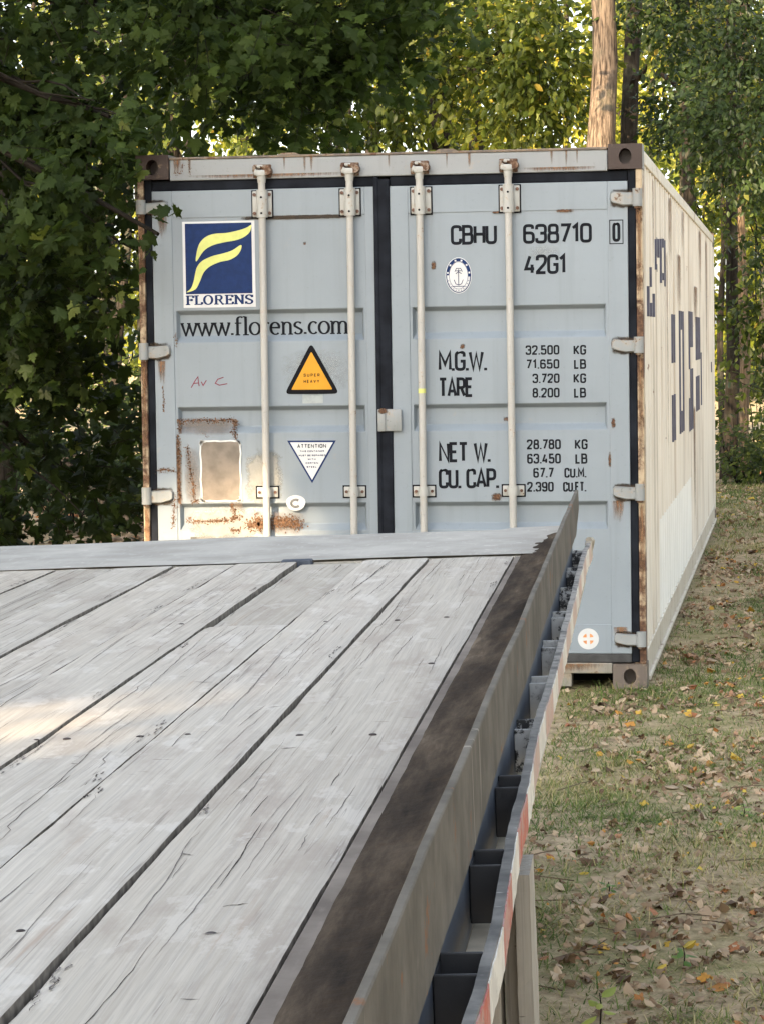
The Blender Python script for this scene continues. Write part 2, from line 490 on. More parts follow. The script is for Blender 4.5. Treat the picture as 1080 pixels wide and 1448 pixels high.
def tape(name, col):
    t = NT(name); v = t.obj()
    n = t.noise(t.mapping(v, (1, 1, 1)), 16, 7, 0.75)
    c = t.mix(t.step(n, 0.44, 0.54), col, tuple(0.5 * x + 0.5 * g for x, g in zip(col, (0.45, 0.43, 0.41))))
    c = t.mix(t.step(t.noise(v, 30, 5, 0.7), 0.63, 0.68), c, (0.08, 0.08, 0.08))
    return t.done(t.bsdf(c, 0.4, 0, 0.5))
M['tape_red'] = tape('worn_red_tape', (0.46, 0.075, 0.06))
M['tape_pale'] = tape('bleached_red_tape', (0.52, 0.33, 0.29))
M['tape_white'] = tape('worn_white_tape', (0.78, 0.76, 0.70))
M['tyre'] = simple('tyre_rubber', (0.02, 0.02, 0.021), 0.8, 0.3, 20)

def bark(name, a, b, sc=1.0):
    t = NT(name); v = t.obj()
    n = t.noise(t.mapping(v, (30 * sc, 30 * sc, 3.0 * sc)), 1.0, 5, 0.65, 0.4)
    n2 = t.noise(v, 3, 4)
    c = t.mix(t.step(n, 0.32, 0.66), a, b)
    c = t.mix(t.math('MULTIPLY', t.step(n2, 0.5, 0.7), 0.35), c, (0.16, 0.17, 0.12))
    return t.done(t.bsdf(c, 0.9, 0, 0.15, t.bump(n, 0.9, 0.03)))
M['bark'] = bark('brown_bark', (0.035, 0.026, 0.02), (0.25, 0.19, 0.14), 1.6)
M['bark_dark'] = bark('dark_bark', (0.012, 0.010, 0.008), (0.042, 0.034, 0.027))
M['bark_pale'] = bark('pale_bark', (0.07, 0.05, 0.034), (0.24, 0.17, 0.11), 1.5)
M['twig'] = simple('twig_bark', (0.017, 0.014, 0.011), 0.9, 0.3, 20, spec=0.1)

def leaf_mat(name, stops, trans=0.45, rough=0.45, spec=0.35, tmul=(1.25, 1.3, 0.55)):
    t = NT(name)
    a = t.n('ShaderNodeAttribute'); a.attribute_name = 'tint'
    c = t.ramp(a.outputs['Fac'], stops)
    b = t.bsdf(c, rough, 0, spec)
    tl = t.n('ShaderNodeBsdfTranslucent')
    t.l(t.mix(1.0, c, tmul, 'MULTIPLY'), tl.inputs['Color'])
    mx = t.n('ShaderNodeMixShader'); mx.inputs[0].default_value = trans
    t.l(b, mx.inputs[1]); t.l(tl.outputs[0], mx.inputs[2])
    return t.done(mx.outputs[0])
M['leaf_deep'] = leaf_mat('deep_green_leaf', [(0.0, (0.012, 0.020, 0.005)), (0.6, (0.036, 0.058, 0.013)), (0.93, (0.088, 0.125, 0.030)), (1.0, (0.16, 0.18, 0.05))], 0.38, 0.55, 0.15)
M['leaf_mid'] = leaf_mat('mid_green_leaf', [(0.0, (0.020, 0.034, 0.006)), (0.55, (0.090, 0.120, 0.018)), (0.88, (0.22, 0.23, 0.034)), (0.96, (0.32, 0.25, 0.04)), (1.0, (0.42, 0.26, 0.05))], 0.45)
M['leaf_sun'] = leaf_mat('yellow_green_leaf', [(0.0, (0.030, 0.048, 0.007)), (0.5, (0.14, 0.165, 0.018)), (0.85, (0.36, 0.33, 0.038)), (1.0, (0.42, 0.29, 0.05))], 0.5)
M['leaf_blue'] = leaf_mat('cool_green_leaf', [(0.0, (0.012, 0.023, 0.007)), (0.6, (0.032, 0.055, 0.015)), (0.9, (0.075, 0.11, 0.028)), (1.0, (0.24, 0.24, 0.06))], 0.4)
M['grass'] = leaf_mat('grass_blades', [(0.0, (0.065, 0.12, 0.024)), (0.45, (0.17, 0.22, 0.055)), (0.72, (0.44, 0.37, 0.17)), (1.0, (0.55, 0.45, 0.26))], 0.25, 0.6, 0.2, (1, 1, 0.8))
M['litter'] = leaf_mat('dead_leaves', [(0.0, (0.10, 0.06, 0.036)), (0.3, (0.27, 0.18, 0.11)), (0.6, (0.46, 0.34, 0.225)), (0.82, (0.60, 0.46, 0.31)), (0.9, (0.40, 0.16, 0.08)), (0.95, (0.55, 0.28, 0.06)), (1.0, (0.60, 0.44, 0.08))], 0.15, 0.7, 0.2, (1, 0.9, 0.7))
M['weed'] = leaf_mat('weed_leaf', [(0.0, (0.06, 0.12, 0.03)), (0.6, (0.13, 0.23, 0.06)), (1.0, (0.42, 0.46, 0.12))], 0.35)

def ground():
    t = NT('soil_and_thatch'); v = t.obj()
    a = t.noise(v, 0.9, 6, 0.65); b = t.noise(v, 14, 6, 0.7); d = t.noise(v, 70, 4, 0.7)
    c = t.ramp(b, [(0.28, (0.17, 0.128, 0.078)), (0.5, (0.42, 0.325, 0.205)), (0.72, (0.62, 0.49, 0.33))])
    g = t.ramp(d, [(0.3, (0.11, 0.115, 0.036)), (0.7, (0.36, 0.34, 0.145))])
    c = t.mix(t.math('MULTIPLY', t.step(a, 0.46, 0.62), 0.65), c, g)
    return t.done(t.bsdf(c, 0.95, 0, 0.1, t.bump(t.math('ADD', b, t.math('MULTIPLY', d, 0.4)), 0.8, 0.03)))
M['ground'] = ground()

# ------------------------------------------------------------------ lettering made of pen strokes
def rounded(pts):
    """pts: (x, y) or (x, y, r): corners with r are rounded"""
    out = []
    n = len(pts)
    for i, p in enumerate(pts):
        r = p[2] if len(p) > 2 else 0
        if r and 0 < i < n - 1:
            out += corner(pts[i - 1], p, pts[i + 1], r)
        else:
            out.append((p[0], p[1]))
    return out

def corner(a, p, b, r):
    P = Vector(p[:2]); A = Vector(a[:2]) - P; B = Vector(b[:2]) - P
    ra = min(r, A.length * 0.5); rb = min(r, B.length * 0.5)
    p0 = P + A.normalized() * ra; p2 = P + B.normalized() * rb
    res = []
    for k in range(6):
        u = k / 5
        q = p0 * (1 - u) ** 2 + P * 2 * u * (1 - u) * 1.0 + p2 * u * u
        # pull towards the corner a little: rounder, boxier curve
        q = q * 0.85 + (P * 0.15 if 0 < k < 5 else q * 0.15)
        res.append((q.x, q.y))
    return res

def closed_round(x0, y0, x1, y1, r):
    pts = [(x0, y0), (x1, y0), (x1, y1), (x0, y1)]
    out = []
    for i in range(4):
        out += corner(pts[i - 1], pts[i], pts[(i + 1) % 4], r)
    return out

def ribbon(pts, hw, closed=False, pen=None):
    """left/right outline of a stroke with mitred joints; pen(dir) -> half width"""
    n = len(pts)
    P = [Vector(p) for p in pts]
    seg = []
    for i in range(n if closed else n - 1):
        d = P[(i + 1) % n] - P[i]
        seg.append(d.normalized() if d.length > 1e-9 else Vector((1, 0)))
    L = []; R = []
    for i in range(n):
        if closed:
            d0, d1 = seg[i - 1], seg[i]
        else:
            d0 = seg[max(i - 1, 0)]; d1 = seg[min(i, n - 2)]
        n0 = Vector((-d0.y, d0.x)); n1 = Vector((-d1.y, d1.x))
        m = n0 + n1
        m = m.normalized() if m.length > 1e-6 else n0
        k = 1 / max(0.45, m.dot(n0))
        h = hw if pen is None else 0.5 * (pen(d0) + pen(d1))
        L.append(P[i] + m * h * k); R.append(P[i] - m * h * k)
    return L, R

W_, H_ = 0, 1
G = {}
def g(ch, wd, *st): G[ch] = (wd, st)
q = 0.42
g('0', .44, ('c', 0, 0, 1, 1, .24)); g('O', .46, ('c', 0, 0, 1, 1, .24))
g('1', .26, [(0, .80), (.75, 1), (.75, 0)])
g('2', .44, [(0, .74), (0, 1, .24), (1, 1, .24), (1, .60, .2), (0, .06), (0, 0), (1, 0)])
g('3', .44, [(0, .76), (0, 1, .24), (1, 1, .24), (1, .53, .2), (.40, .53)], [(.7, .53), (1, .53, .2), (1, 0, .24), (0, 0, .24), (0, .24)])
g('4', .46, [(.50, 1), (0, .24), (1, .24)], [(.74, .5), (.74, 0)])
g('5', .44, [(.95, 1), (.06, 1), (.06, .56), (1, .60, .2), (1, 0, .24), (0, 0, .24), (0, .22)])
g('6', .44, [(.92, .80), (.92, 1, .24), (0, 1, .24), (0, 0, .24), (1, 0, .24), (1, .56, .24), (.06, .56)])
g('7', .42, [(0, 1), (1, 1), (.30, 0)])
g('8', .44, ('c', .05, .53, .95, 1, .2), ('c', 0, 0, 1, .53, .22))
g('9', .44, [(.08, .20), (.08, 0, .24), (1, 0, .24), (1, 1, .24), (0, 1, .24), (0, .44, .24), (.94, .44)])
g('A', .50, [(0, 0), (.5, 1), (1, 0)], [(.2, .28), (.8, .28)])
g('B', .46, [(0, .53), (0, 1), (.94, 1, .22), (.94, .53, .2), (0, .53)], [(0, .53), (0, 0), (1, 0, .22), (1, .53, .2), (.7, .53)])
g('C', .44, [(1, .72), (1, 1, .24), (0, 1, .24), (0, 0, .24), (1, 0, .24), (1, .28)])
g('D', .46, [(0, 0), (0, 1), (1, 1, .3), (1, 0, .3), (0, 0)])
g('E', .38, [(1, 1), (0, 1), (0, 0), (1, 0)], [(0, .52), (.88, .52)])
g('F', .38, [(1, 1), (0, 1), (0, 0)], [(0, .52), (.88, .52)])
g('G', .46, [(1, .74), (1, 1, .24), (0, 1, .24), (0, 0, .24), (1, 0, .24), (1, .48), (.55, .48)])
g('H', .48, [(0, 0), (0, 1)], [(1, 0), (1, 1)], [(0, .52), (1, .52)])
g('I', .02, [(0, 0), (0, 1)])
g('K', .46, [(0, 0), (0, 1)], [(1, 1), (0, .36)], [(.28, .55), (1, 0)])
g('L', .36, [(0, 1), (0, 0), (1, 0)])
g('M', .58, [(0, 0), (0, 1), (.5, .30), (1, 1), (1, 0)])
g('N', .50, [(0, 0), (0, 1), (1, 0), (1, 1)])
g('P', .44, [(0, 0), (0, 1), (1, 1, .24), (1, .46, .22), (0, .46)])
g('R', .46, [(0, 0), (0, 1), (1, 1, .24), (1, .48, .22), (0, .48)], [(.5, .48), (1, 0)])
g('S', .44, [(1, .76), (1, 1, .24), (0, 1, .24), (0, .53, .22), (1, .53, .22), (1, 0, .24), (0, 0, .24), (0, .24)])
g('T', .46, [(0, 1), (1, 1)], [(.5, 1), (.5, 0)])
g('U', .46, [(0, 1), (0, 0, .24), (1, 0, .24), (1, 1)])
g('V', .48, [(0, 1), (.5, 0), (1, 1)])
g('W', .70, [(0, 1), (.25, 0), (.5, .9), (.75, 0), (1, 1)])
g('Y', .48, [(0, 1), (.5, .45), (1, 1)], [(.5, .45), (.5, 0)])
g('.', .0, [(0, -.075), (0, .075)])
g(',', .0, [(0, .02), (-.04, -.12)])
# book face (thick uprights, thin hairlines, serifs): y=0 baseline, 1 = cap height
T_, t_ = 'T', 't'
SER = {}
def sg(ch, wd, *st): SER[ch] = (wd, st)
def arc(cx, cy, rx, ry, a0, a1, n=12):
    return [(cx + rx * math.cos(math.radians(a0 + (a1 - a0) * k / n)), cy + ry * math.sin(math.radians(a0 + (a1 - a0) * k / n))) for k in range(n + 1)]
xh = 0.66
def up(x, y0, y1): return [(x, y0), (x, y1)]
def hair(x0, x1, y): return [(x0, y), (x1, y)]
sg('w', .74, [(.04, xh), (.22, 0), (.38, xh * .9)], [(.36, xh), (.54, 0), (.71, xh)], hair(-.02, .14, xh), hair(.28, .44, xh), hair(.62, .76, xh))
sg('f', .36, [(.12, 0), (.12, .82)] + arc(.25, .84, .13, .14, 180, 40, 8), hair(0, .30, xh - .02), hair(.02, .24, 0))
sg('l', .28, up(.13, 0, .99), hair(.01, .13, .98), hair(.0, .27, 0))
sg('o', .52, ('l', arc(.26, xh / 2, .22, xh / 2, 0, 360, 28)[:-1]))
sg('r', .40, up(.12, 0, xh), [(.12, xh * .7)] + arc(.28, xh * .72, .13, xh * .26, 150, 40, 6), hair(.01, .12, xh), hair(.0, .25, 0))
sg('e', .50, [(.05, xh * .55), (.43, xh * .55)] + arc(.25, xh * .55, .19, xh * .43, 15, 180, 12) + arc(.27, xh * .5, .21, xh * .5, 180, 310, 10))
sg('n', .58, up(.12, 0, xh), [(.12, xh * .72)] + arc(.29, xh * .72, .15, xh * .26, 150, 0, 10) + [(.44, 0)], hair(.01, .12, xh), hair(.01, .23, 0), hair(.34, .56, 0))
sg('m', .88, up(.12, 0, xh), [(.12, xh * .72)] + arc(.28, xh * .72, .13, xh * .26, 150, 0, 10) + [(.41, 0)], [(.41, xh * .72)] + arc(.58, xh * .72, .14, xh * .26, 150, 0, 10) + [(.72, 0)], hair(.01, .12, xh), hair(.01, .22, 0), hair(.31, .51, 0), hair(.62, .83, 0))
sg('s', .42, arc(.2, xh * .74, .15, xh * .25, 30, 200, 8) + [(.34, xh * .36)] + arc(.2, xh * .26, .16, xh * .25, 10, -160, 8))
sg('c', .46, arc(.25, xh * .5, .2, xh * .49, 45, 315, 18))
sg('.', .22, [(.10, 0), (.10, .10)])
sg('F', .66, up(.18, 0, 1), hair(.03, .62, .96), hair(.18, .48, .52), hair(.02, .36, .03), up(.60, .74, .96), up(.47, .40, .64))
sg('L', .66, up(.18, 0, 1), hair(.02, .36, .97), hair(.02, .62, .04), up(.60, .04, .28))
sg('O', .84, ('l', arc(.41, .5, .30, .48, 0, 360, 30)[:-1]))
sg('R', .82, up(.18, 0, 1), [(.18, .97), (.40, .97)] + arc(.42, .74, .17, .23, 90, -90, 10) + [(.18, .51)], [(.42, .50), (.66, .03), (.80, .03)], hair(.02, .36, .03))
sg('E', .70, up(.18, 0, 1), hair(.02, .62, .97), hair(.18, .46, .51), hair(.02, .66, .03), up(.60, .75, .97), up(.63, .03, .27), up(.46, .38, .64))
sg('N', .84, up(.16, 0, 1), [(.16, .97), (.66, .03)], up(.66, 0, 1), hair(.0, .16, .97), hair(.02, .30, .03), hair(.52, .80, .97))
sg('S', .66, arc(.32, .74, .22, .23, 30, 210, 10) + [(.50, .40)] + arc(.32, .26, .23, .23, 15, -160, 10), up(.55, .72, .98), up(.09, .02, .28))

def lettering(name, text, x0, z0, x1, z1, y, mat, parent, weight=0.13, serif=False, thin=0.03, depth=0.0009, gap=0.17, space=0.34, label=None):
    """one block of letters standing on the plane y, fitted to the measured box"""
    font = SER if serif else G
    h = (z1 - z0)
    pos = 0.0; items = []
    for ch in text:
        if ch == ' ':
            pos += space; continue
        wd, st = font[ch]
        items.append((pos, wd, st)); pos += wd + (0.0 if serif else gap)
    total = pos if serif else pos - gap
    mb = MB(); k = 0
    if serif:
        sx = (x1 - x0) / total; sz = h
    else:
        hwz = weight * h / 2
        sx = (x1 - x0 - 2 * hwz) / max(total, 1e-6); sz = h - 2 * hwz
    for px, wd, sts in items:
        for s_ in sts:
            closed = isinstance(s_, tuple)
            if closed and s_[0] == 'c':
                ry = s_[5]
                x_0, y_0, x_1, y_1 = (px + s_[1] * wd) * sx, s_[2] * sz, (px + s_[3] * wd) * sx, s_[4] * sz
                pts = closed_round(x_0, y_0, x_1, y_1, ry * sz)
            elif closed:
                pts = [((px + a) * sx, b * sz) for a, b in s_[1]]
            else:
                if serif:
                    pts = [((px + p[0]) * sx, p[1] * sz) for p in s_]
                else:
                    pts = rounded([((px + p[0] * wd) * sx, p[1] * sz) + ((p[2] * sz,) if len(p) > 2 else ()) for p in s_])
            if serif:
                pen = lambda d: h * (thin + (weight - thin) * abs(d.y) ** 1.5) / 2
                L, R = ribbon(pts, 0, closed, pen)
                ox, oz = x0, z0
            else:
                L, R = ribbon(pts, hwz, closed)
                ox, oz = x0 + hwz, z0 + hwz
            yy = y - depth - k * 0.00012; k += 1; 
            if k > 9: k = 0
            n = len(L)
            vs = [(ox + p.x, yy, oz + p.y) for p in L] + [(ox + p.x, yy, oz + p.y) for p in R]
            fs = []
            for i in range(n if closed else n - 1):
                j = (i + 1) % n
                fs.append((i, j, n + j, n + i))
            mb.add(vs, fs)
    me = bpy.data.meshes.new(name); me.from_pydata(mb.v, [], mb.f); me.update()
    return link(name, me, mat, parent, label)

def flat_poly(name, poly, y, mat, parent, label=None, th=0.0012):
    mb = MB(); mb.prism(poly, y - th, y)
    return mb.build(name, mat, parent, label)

def round_poly(pts, r, n=6):
    out = []
    m = len(pts)
    for i in range(m):
        out += corner(pts[i - 1], pts[i], pts[(i + 1) % m], r)
    return out

def patch(name, x0, z0, x1, z1, y, mat, parent, label=None):
    """thin film on the plane y with its own uv square"""
    me = bpy.data.meshes.new(name)
    me.from_pydata([(x0, y, z0), (x1, y, z0), (x1, y, z1), (x0, y, z1)], [], [(0, 1, 2, 3)])
    uvl = me.uv_layers.new(name='UVMap')
    for i, c in enumerate([(0, 0), (1, 0), (1, 1), (0, 1)]): uvl.data[i].uv = c
    return link(name, me, mat, parent, label)

# ------------------------------------------------------------------ the shipping container
HW, HT, LEN = 1.219, 2.591, 12.192
box = empty('shipping_container', (0, 0, 0))
tag(box, 'long grey steel shipping container with closed double doors and rusty corner posts', 'shipping container')

# frame
for s in (-1, 1):
    mb = MB()
    mb.box(s * HW, s * (HW - 0.030), 0.004, 0.12, 0.118, HT - 0.118, 0.004)
    mb.box(s * (HW - 0.030), s * (HW - 0.055), 0.030, 0.12, 0.118, HT - 0.118, 0.003)
    mb.build('corner_post', M['post'], box, 'rusty post beside the doors')
    MB().box(s * HW, s * (HW - 0.10), LEN - 0.12, LEN - 0.004, 0.118, HT - 0.118, 0.01).build('corner_post', M['side'], box)
def casting(x, y, z, mat, sy):
    """corner block with a real oval opening in its outer end face"""
    sx = 1 if x > 0 else -1
    x0, x1 = (x, x - sx * 0.162)
    y0, y1 = (y, y + sy * 0.178)
    bm = bmesh.new()
    cx = (x0 + x1) / 2; cz = z + 0.059
    oval = [(cx + 0.030 * math.cos(a) * (1 if abs(math.cos(a)) < 2 else 1), cz + 0.038 * math.sin(a)) for a in [2 * math.pi * k / 20 for k in range(20)]]
    rect = []
    for k in range(20):
        a = 2 * math.pi * k / 20
        c, s_ = math.cos(a), math.sin(a)
        m = max(abs(c) / 0.081, abs(s_) / 0.059)
        rect.append((cx + c / m, cz + s_ / m))
    def ring(pts, yy): return [bm.verts.new((p[0], yy, p[1])) for p in pts]
    r1 = ring(rect, y0); r2 = ring(oval, y0); r3 = ring(oval, y0 + sy * 0.10); r4 = ring(rect, y1)
    # pull ring points of the rectangle to its true corners
    for r, yy in ((r1, y0), (r4, y1)):
        for ax in (x0, x1):
            for az in (z, z + 0.118):
                v = min(r, key=lambda v: (v.co.x - ax) ** 2 + (v.co.z - az) ** 2); v.co = (ax, yy, az)
    for a, b in ((r1, r2), (r2, r3), (r4, r1)):
        for k in range(20):
            j = (k + 1) % 20
            try: bm.faces.new((a[k], a[j], b[j], b[k]))
            except ValueError: pass
    bm.faces.new(r3); bm.faces.new(r4)
    mb = MB(); mb.bm(bm)
    return mb.build('corner_casting', mat, box)
for s in (-1, 1):
    casting(s * (HW + 0.003), -0.006, HT - 0.118, M['casting'], 1)
    casting(s * (HW + 0.003), -0.006, 0.0, M['casting_low'], 1)
    casting(s * (HW + 0.003), LEN + 0.006, HT - 0.118, M['casting'], -1)
    casting(s * (HW + 0.003), LEN + 0.006, 0.0, M['casting_low'], -1)

hx = HW - 0.162
mb = MB(); mb.box(-hx, hx, 0.006, 0.10, 2.466, 2.566, 0.004)
mb.build('door_header', M['header'], box)
mb = MB(); mb.box(-hx, hx, 0.0, 0.14, 2.566, 2.578, 0.003)
for x in (-0.47, 0.29): mb.prism([(x - 0.055, 2.578), (x - 0.03, 2.588), (x + 0.03, 2.588), (x + 0.055, 2.578)], 0.0, 0.06)
mb.build('header_lip', M['cap'], box, 'rusty edge along the top of the header')
mb = MB(); mb.box(-hx, hx, 0.010, 0.12, 0.072, 0.122, 0.004)
for x0, x1 in ((-hx, -0.42), (-0.33, 0.33), (0.42, 0.86)):
    mb.box(x0, x1, 0.014, 0.12, 0.008, 0.072, 0.003)
mb.build('door_sill', M['sill'], box)
MB().box(-hx, hx, 0.3, 0.32, 0.004, 0.12).build('sill_shade', M['dark'], box)  # black sheet standing in for the shade under the sill
for s in (-1, 1):
    mb = MB()
    mb.box(s * HW, s * (HW - 0.06), 0.172, LEN - 0.172, HT - 0.085, HT - 0.018, 0.006)
    mb.build('top_rail', M['rail'], box)
    mb = MB()
    mb.box(s * (HW - 0.004), s * (HW - 0.05), 0.172, LEN - 0.172, 0.02, 0.165, 0.006)
    mb.box(s * (HW + 0.012), s * (HW - 0.004), 0.172, LEN - 0.172, 0.02, 0.045, 0.003)
    mb.build('bottom_rail', M['rail'], box)
# roof with shallow cross corrugation
vs = []; fs = []; yy = 0.10
prof = []
while yy < LEN - 0.2:
    prof += [(yy, 0), (yy + 0.09, 0), (yy + 0.105, 0.018), (yy + 0.195, 0.018)]; yy += 0.21
for i, (a, b) in enumerate(prof):
    vs += [(-HW + 0.06, a, 2.553 + b), (HW - 0.06, a, 2.553 + b)]
    if i: fs.append((2 * i - 2, 2 * i - 1, 2 * i + 1, 2 * i))
m_ = MB(); m_.add(vs, fs); m_.build('roof_panel', M['side'], box)
MB().box(-HW + 0.1, HW - 0.1, LEN - 0.08, LEN - 0.03, 0.12, HT - 0.12).build('front_wall', M['side'], box)
# corrugated sides
PER = 0.276
def side_profile():
    pts = []; y = 0.12
    while y < LEN - 0.16:
        for dy, d in ((0, 0), (0.070, 0), (0.138, 0.036), (0.208, 0.036)):
            if y + dy < LEN - 0.12: pts.append((y + dy, d))
        y += PER
    pts.append((LEN - 0.12, 0))
    return pts
SP = side_profile()
for s in (-1, 1):
    vs = []; fs = []
    zs = [0.165, 0.9, 1.7, HT - 0.085]
    for i, (y, d) in enumerate(SP):
        for z in zs: vs.append((s * (HW - 0.006 - d), y, z))
        if i:
            for k in range(3):
                a = (i - 1) * 4 + k; b = i * 4 + k
                fs.append((a, b, b + 1, a + 1))
    m_ = MB(); m_.add(vs, fs); m_.build('side_panel', M['side'], box)
# a repainted white patch low on the right side, and what is left of the big navy lettering:
# paint that follows the corrugation
def on_side(name, y0, y1, z0, z1, mat, label=None, off=0.0015, full=True):
    """film of paint on the outer ribs (and their flanks when full) of the right side between y0 and y1"""
    pts = []
    for i in range(len(SP) - 1):
        (a, da), (b, db) = SP[i], SP[i + 1]
        if a < y1 and b > y0:
            lo, hi = max(a, y0), min(b, y1)
            f = lambda y: da + (db - da) * (y - a) / (b - a)
            flat_out = da == 0 and db == 0
            if full or flat_out or (da != db):
                pts.append(((lo, f(lo)), (hi, f(hi))))
    vs = []; fs = []
    for (p, q_) in pts:
        k = len(vs)
        for (y, d) in (p, q_):
            vs += [(HW - 0.006 - d + off, y - off * 0.4, z0), (HW - 0.006 - d + off, y - off * 0.4, z1)]
        fs.append((k, k + 2, k + 3, k + 1))
    return vs, fs
def side_film(name, rects, mat, label=None):
    mb = MB()
    for r in rects:
        vs, fs = on_side(name, *r, mat)
        if fs: mb.add(vs, fs)
    return mb.build(name, mat, box, label)
side_film('white_paint_patch', [(1.72, 6.42, 0.166, 0.70)], M['fresh'], 'fresh white paint low on the right side')
navy = [(1.30, 1.50, 2.03, 2.19), (1.5, 1.9, 2.10, 2.20), (1.5, 1.75, 2.02, 2.06), (1.9, 2.1, 1.97, 2.21), (2.1, 2.35, 1.99, 2.03), (2.35, 2.6, 1.96, 2.22), (2.1, 2.35, 2.17, 2.22), (0.50, 0.85, 1.78, 1.93), (0.85, 1.33, 1.78, 1.85), (1.1, 1.33, 1.85, 1.90), (0.86, 0.97, 1.93, 2.03)]
for r in navy: side_film('navy_letter', [r], M['navy'])
big = [(3.34, 3.92, 1.52, 1.81), (3.34, 3.92, 1.05, 1.33), (4.45, 5.25, 1.06, 1.20), (4.45, 5.25, 1.72, 1.84), (4.45, 4.75, 1.2, 1.72), (4.95, 5.25, 1.2, 1.72), (5.95, 6.85, 1.60, 1.85), (5.95, 6.3, 1.45, 1.6), (6.2, 6.85, 1.25, 1.45), (5.95, 6.85, 1.02, 1.25), (7.45, 8.4, 1.50, 1.82), (7.45, 8.3, 1.12, 1.38), (8.5, 8.9, 1.14, 1.55), (11.3, 11.5, 1.36, 1.45)]
for r in big: side_film('navy_letter', [r], M['navy'])
for (ya, yb, za, zb) in ((4.1, 4.75, 1.75, 2.2), (6.9, 7.9, 1.7, 2.05), (6.7, 7.2, 0.17, 1.2), (2.6, 2.75, 0.6, 2.2), (0.125, 0.20, 1.4, 2.5), (0.125, 0.20, 0.17, 1.4), (1.0, 1.2, 1.9, 2.5), (3.0, 3.4, 2.0, 2.5), (5.0, 5.3, 2.1, 2.5), (8.2, 8.8, 1.9, 2.5), (9.8, 10.2, 1.2, 2.5)):
    me = bpy.data.meshes.new('rust_run')
    me.from_pydata([(HW - 0.002, ya, za), (HW - 0.002, yb, za), (HW - 0.002, yb, zb), (HW - 0.002, ya, zb)], [], [(0, 1, 2, 3)])
    uvl = me.uv_layers.new(name='UVMap')
    for i, c in enumerate([(0, 0), (1, 0), (1, 1), (0, 1)]): uvl.data[i].uv = c
    link('rust_run', me, M['st_streak'], box)

# ---- doors
YF, YP = 0.012, 0.016                # frame face and panel face
RIBS = [(1.836, 1.682), (1.368, 1.240), (0.8976, 0.765)]
def door_mesh(x0, x1, xi0, xi1):
    mb = MB()
    zb, zt = 0.167, 2.417
    mb.box(x0, xi0, YF, 0.06, zb, zt, 0.003)            # stiles
    mb.box(xi1, x1, YF, 0.06, zb, zt, 0.003)
    mb.box(xi0, xi1, YF, 0.06, 2.285, zt, 0.003)        # rails
    mb.box(xi0, xi1, YF, 0.06, zb, 0.308, 0.003)
    # panel with pressed bands: a sharp step over, a soft slope under
    prof = [(2.285, 0.0)]
    for zt_, zb_ in RIBS:
        prof += [(zt_ + 0.004, 0.0), (zt_, 0.002), (zt_ - 0.017, 0.032), (zt_ - 0.021, 0.034), (zb_ + 0.034, 0.034), (zb_ + 0.029, 0.031), (zb_ + 0.003, 0.002), (zb_, 0.0)]
    prof += [(0.308, 0.0)]
    vs = []; fs = []
    a0, a1 = xi0 + 0.0, xi1 - 0.0
    e = 0.012
    for i, (z, d) in enumerate(prof):
        vs += [(a0, YP, z), (a0 + e, YP, z), (a0 + e + min(d, 0.03) * 0.4, YP + d, z), (a1 - e - min(d, 0.03) * 0.4, YP + d, z), (a1 - e, YP, z), (a1, YP, z)]
        if i:
            for k in range(5):
                p = (i - 1) * 6 + k; r = i * 6 + k
                fs.append((p, r, r + 1, p + 1))
    mb.add(vs, fs)
    mb.box(xi0 + 0.002, xi1 - 0.002, 0.053, 0.058, 0.30, 2.29)
    return mb

doorL = door_mesh(-1.150, -0.0610, -1.0515, -0.1080).build('door', M['door'], box, 'left door with blue logo sticker and yellow warning triangle')
doorR = door_mesh(0.0140, 1.1500, 0.1030, 1.0540).build('door', M['door'], box, 'right door with black weight markings')

# rubber seals round the doors
mb = MB()
mb.box(-1.189, -1.150, 0.020, 0.055, 0.125, 2.478, 0.006)
mb.box(-1.150, -0.061, 0.020, 0.055, 2.417, 2.468, 0.008)
mb.build('door_gasket', M['gasket'], doorL)
mb = MB()
mb.box(1.150, 1.189, 0.020, 0.055, 0.125, 2.478, 0.006)
mb.box(0.014, 1.150, 0.020, 0.055, 2.417, 2.468, 0.008)
mb.box(-0.061, 0.014, 0.004, 0.05, 0.125, 2.452, 0.008)
mb.box(-0.064, -0.040, -0.001, 0.05, 0.125, 2.462, 0.006)
mb.build('door_gasket', M['gasket'], doorR)
mb = MB(); mb.box(-1.150, 1.150, 0.014, 0.055, 0.123, 0.166, 0.006)
for k in range(15):
    x = -1.1 + k * 0.155
    mb.box(x, x + 0.004, 0.0125, 0.02, 0.126, 0.163)
mb.build('sill_seal', M['sillgasket'], box)

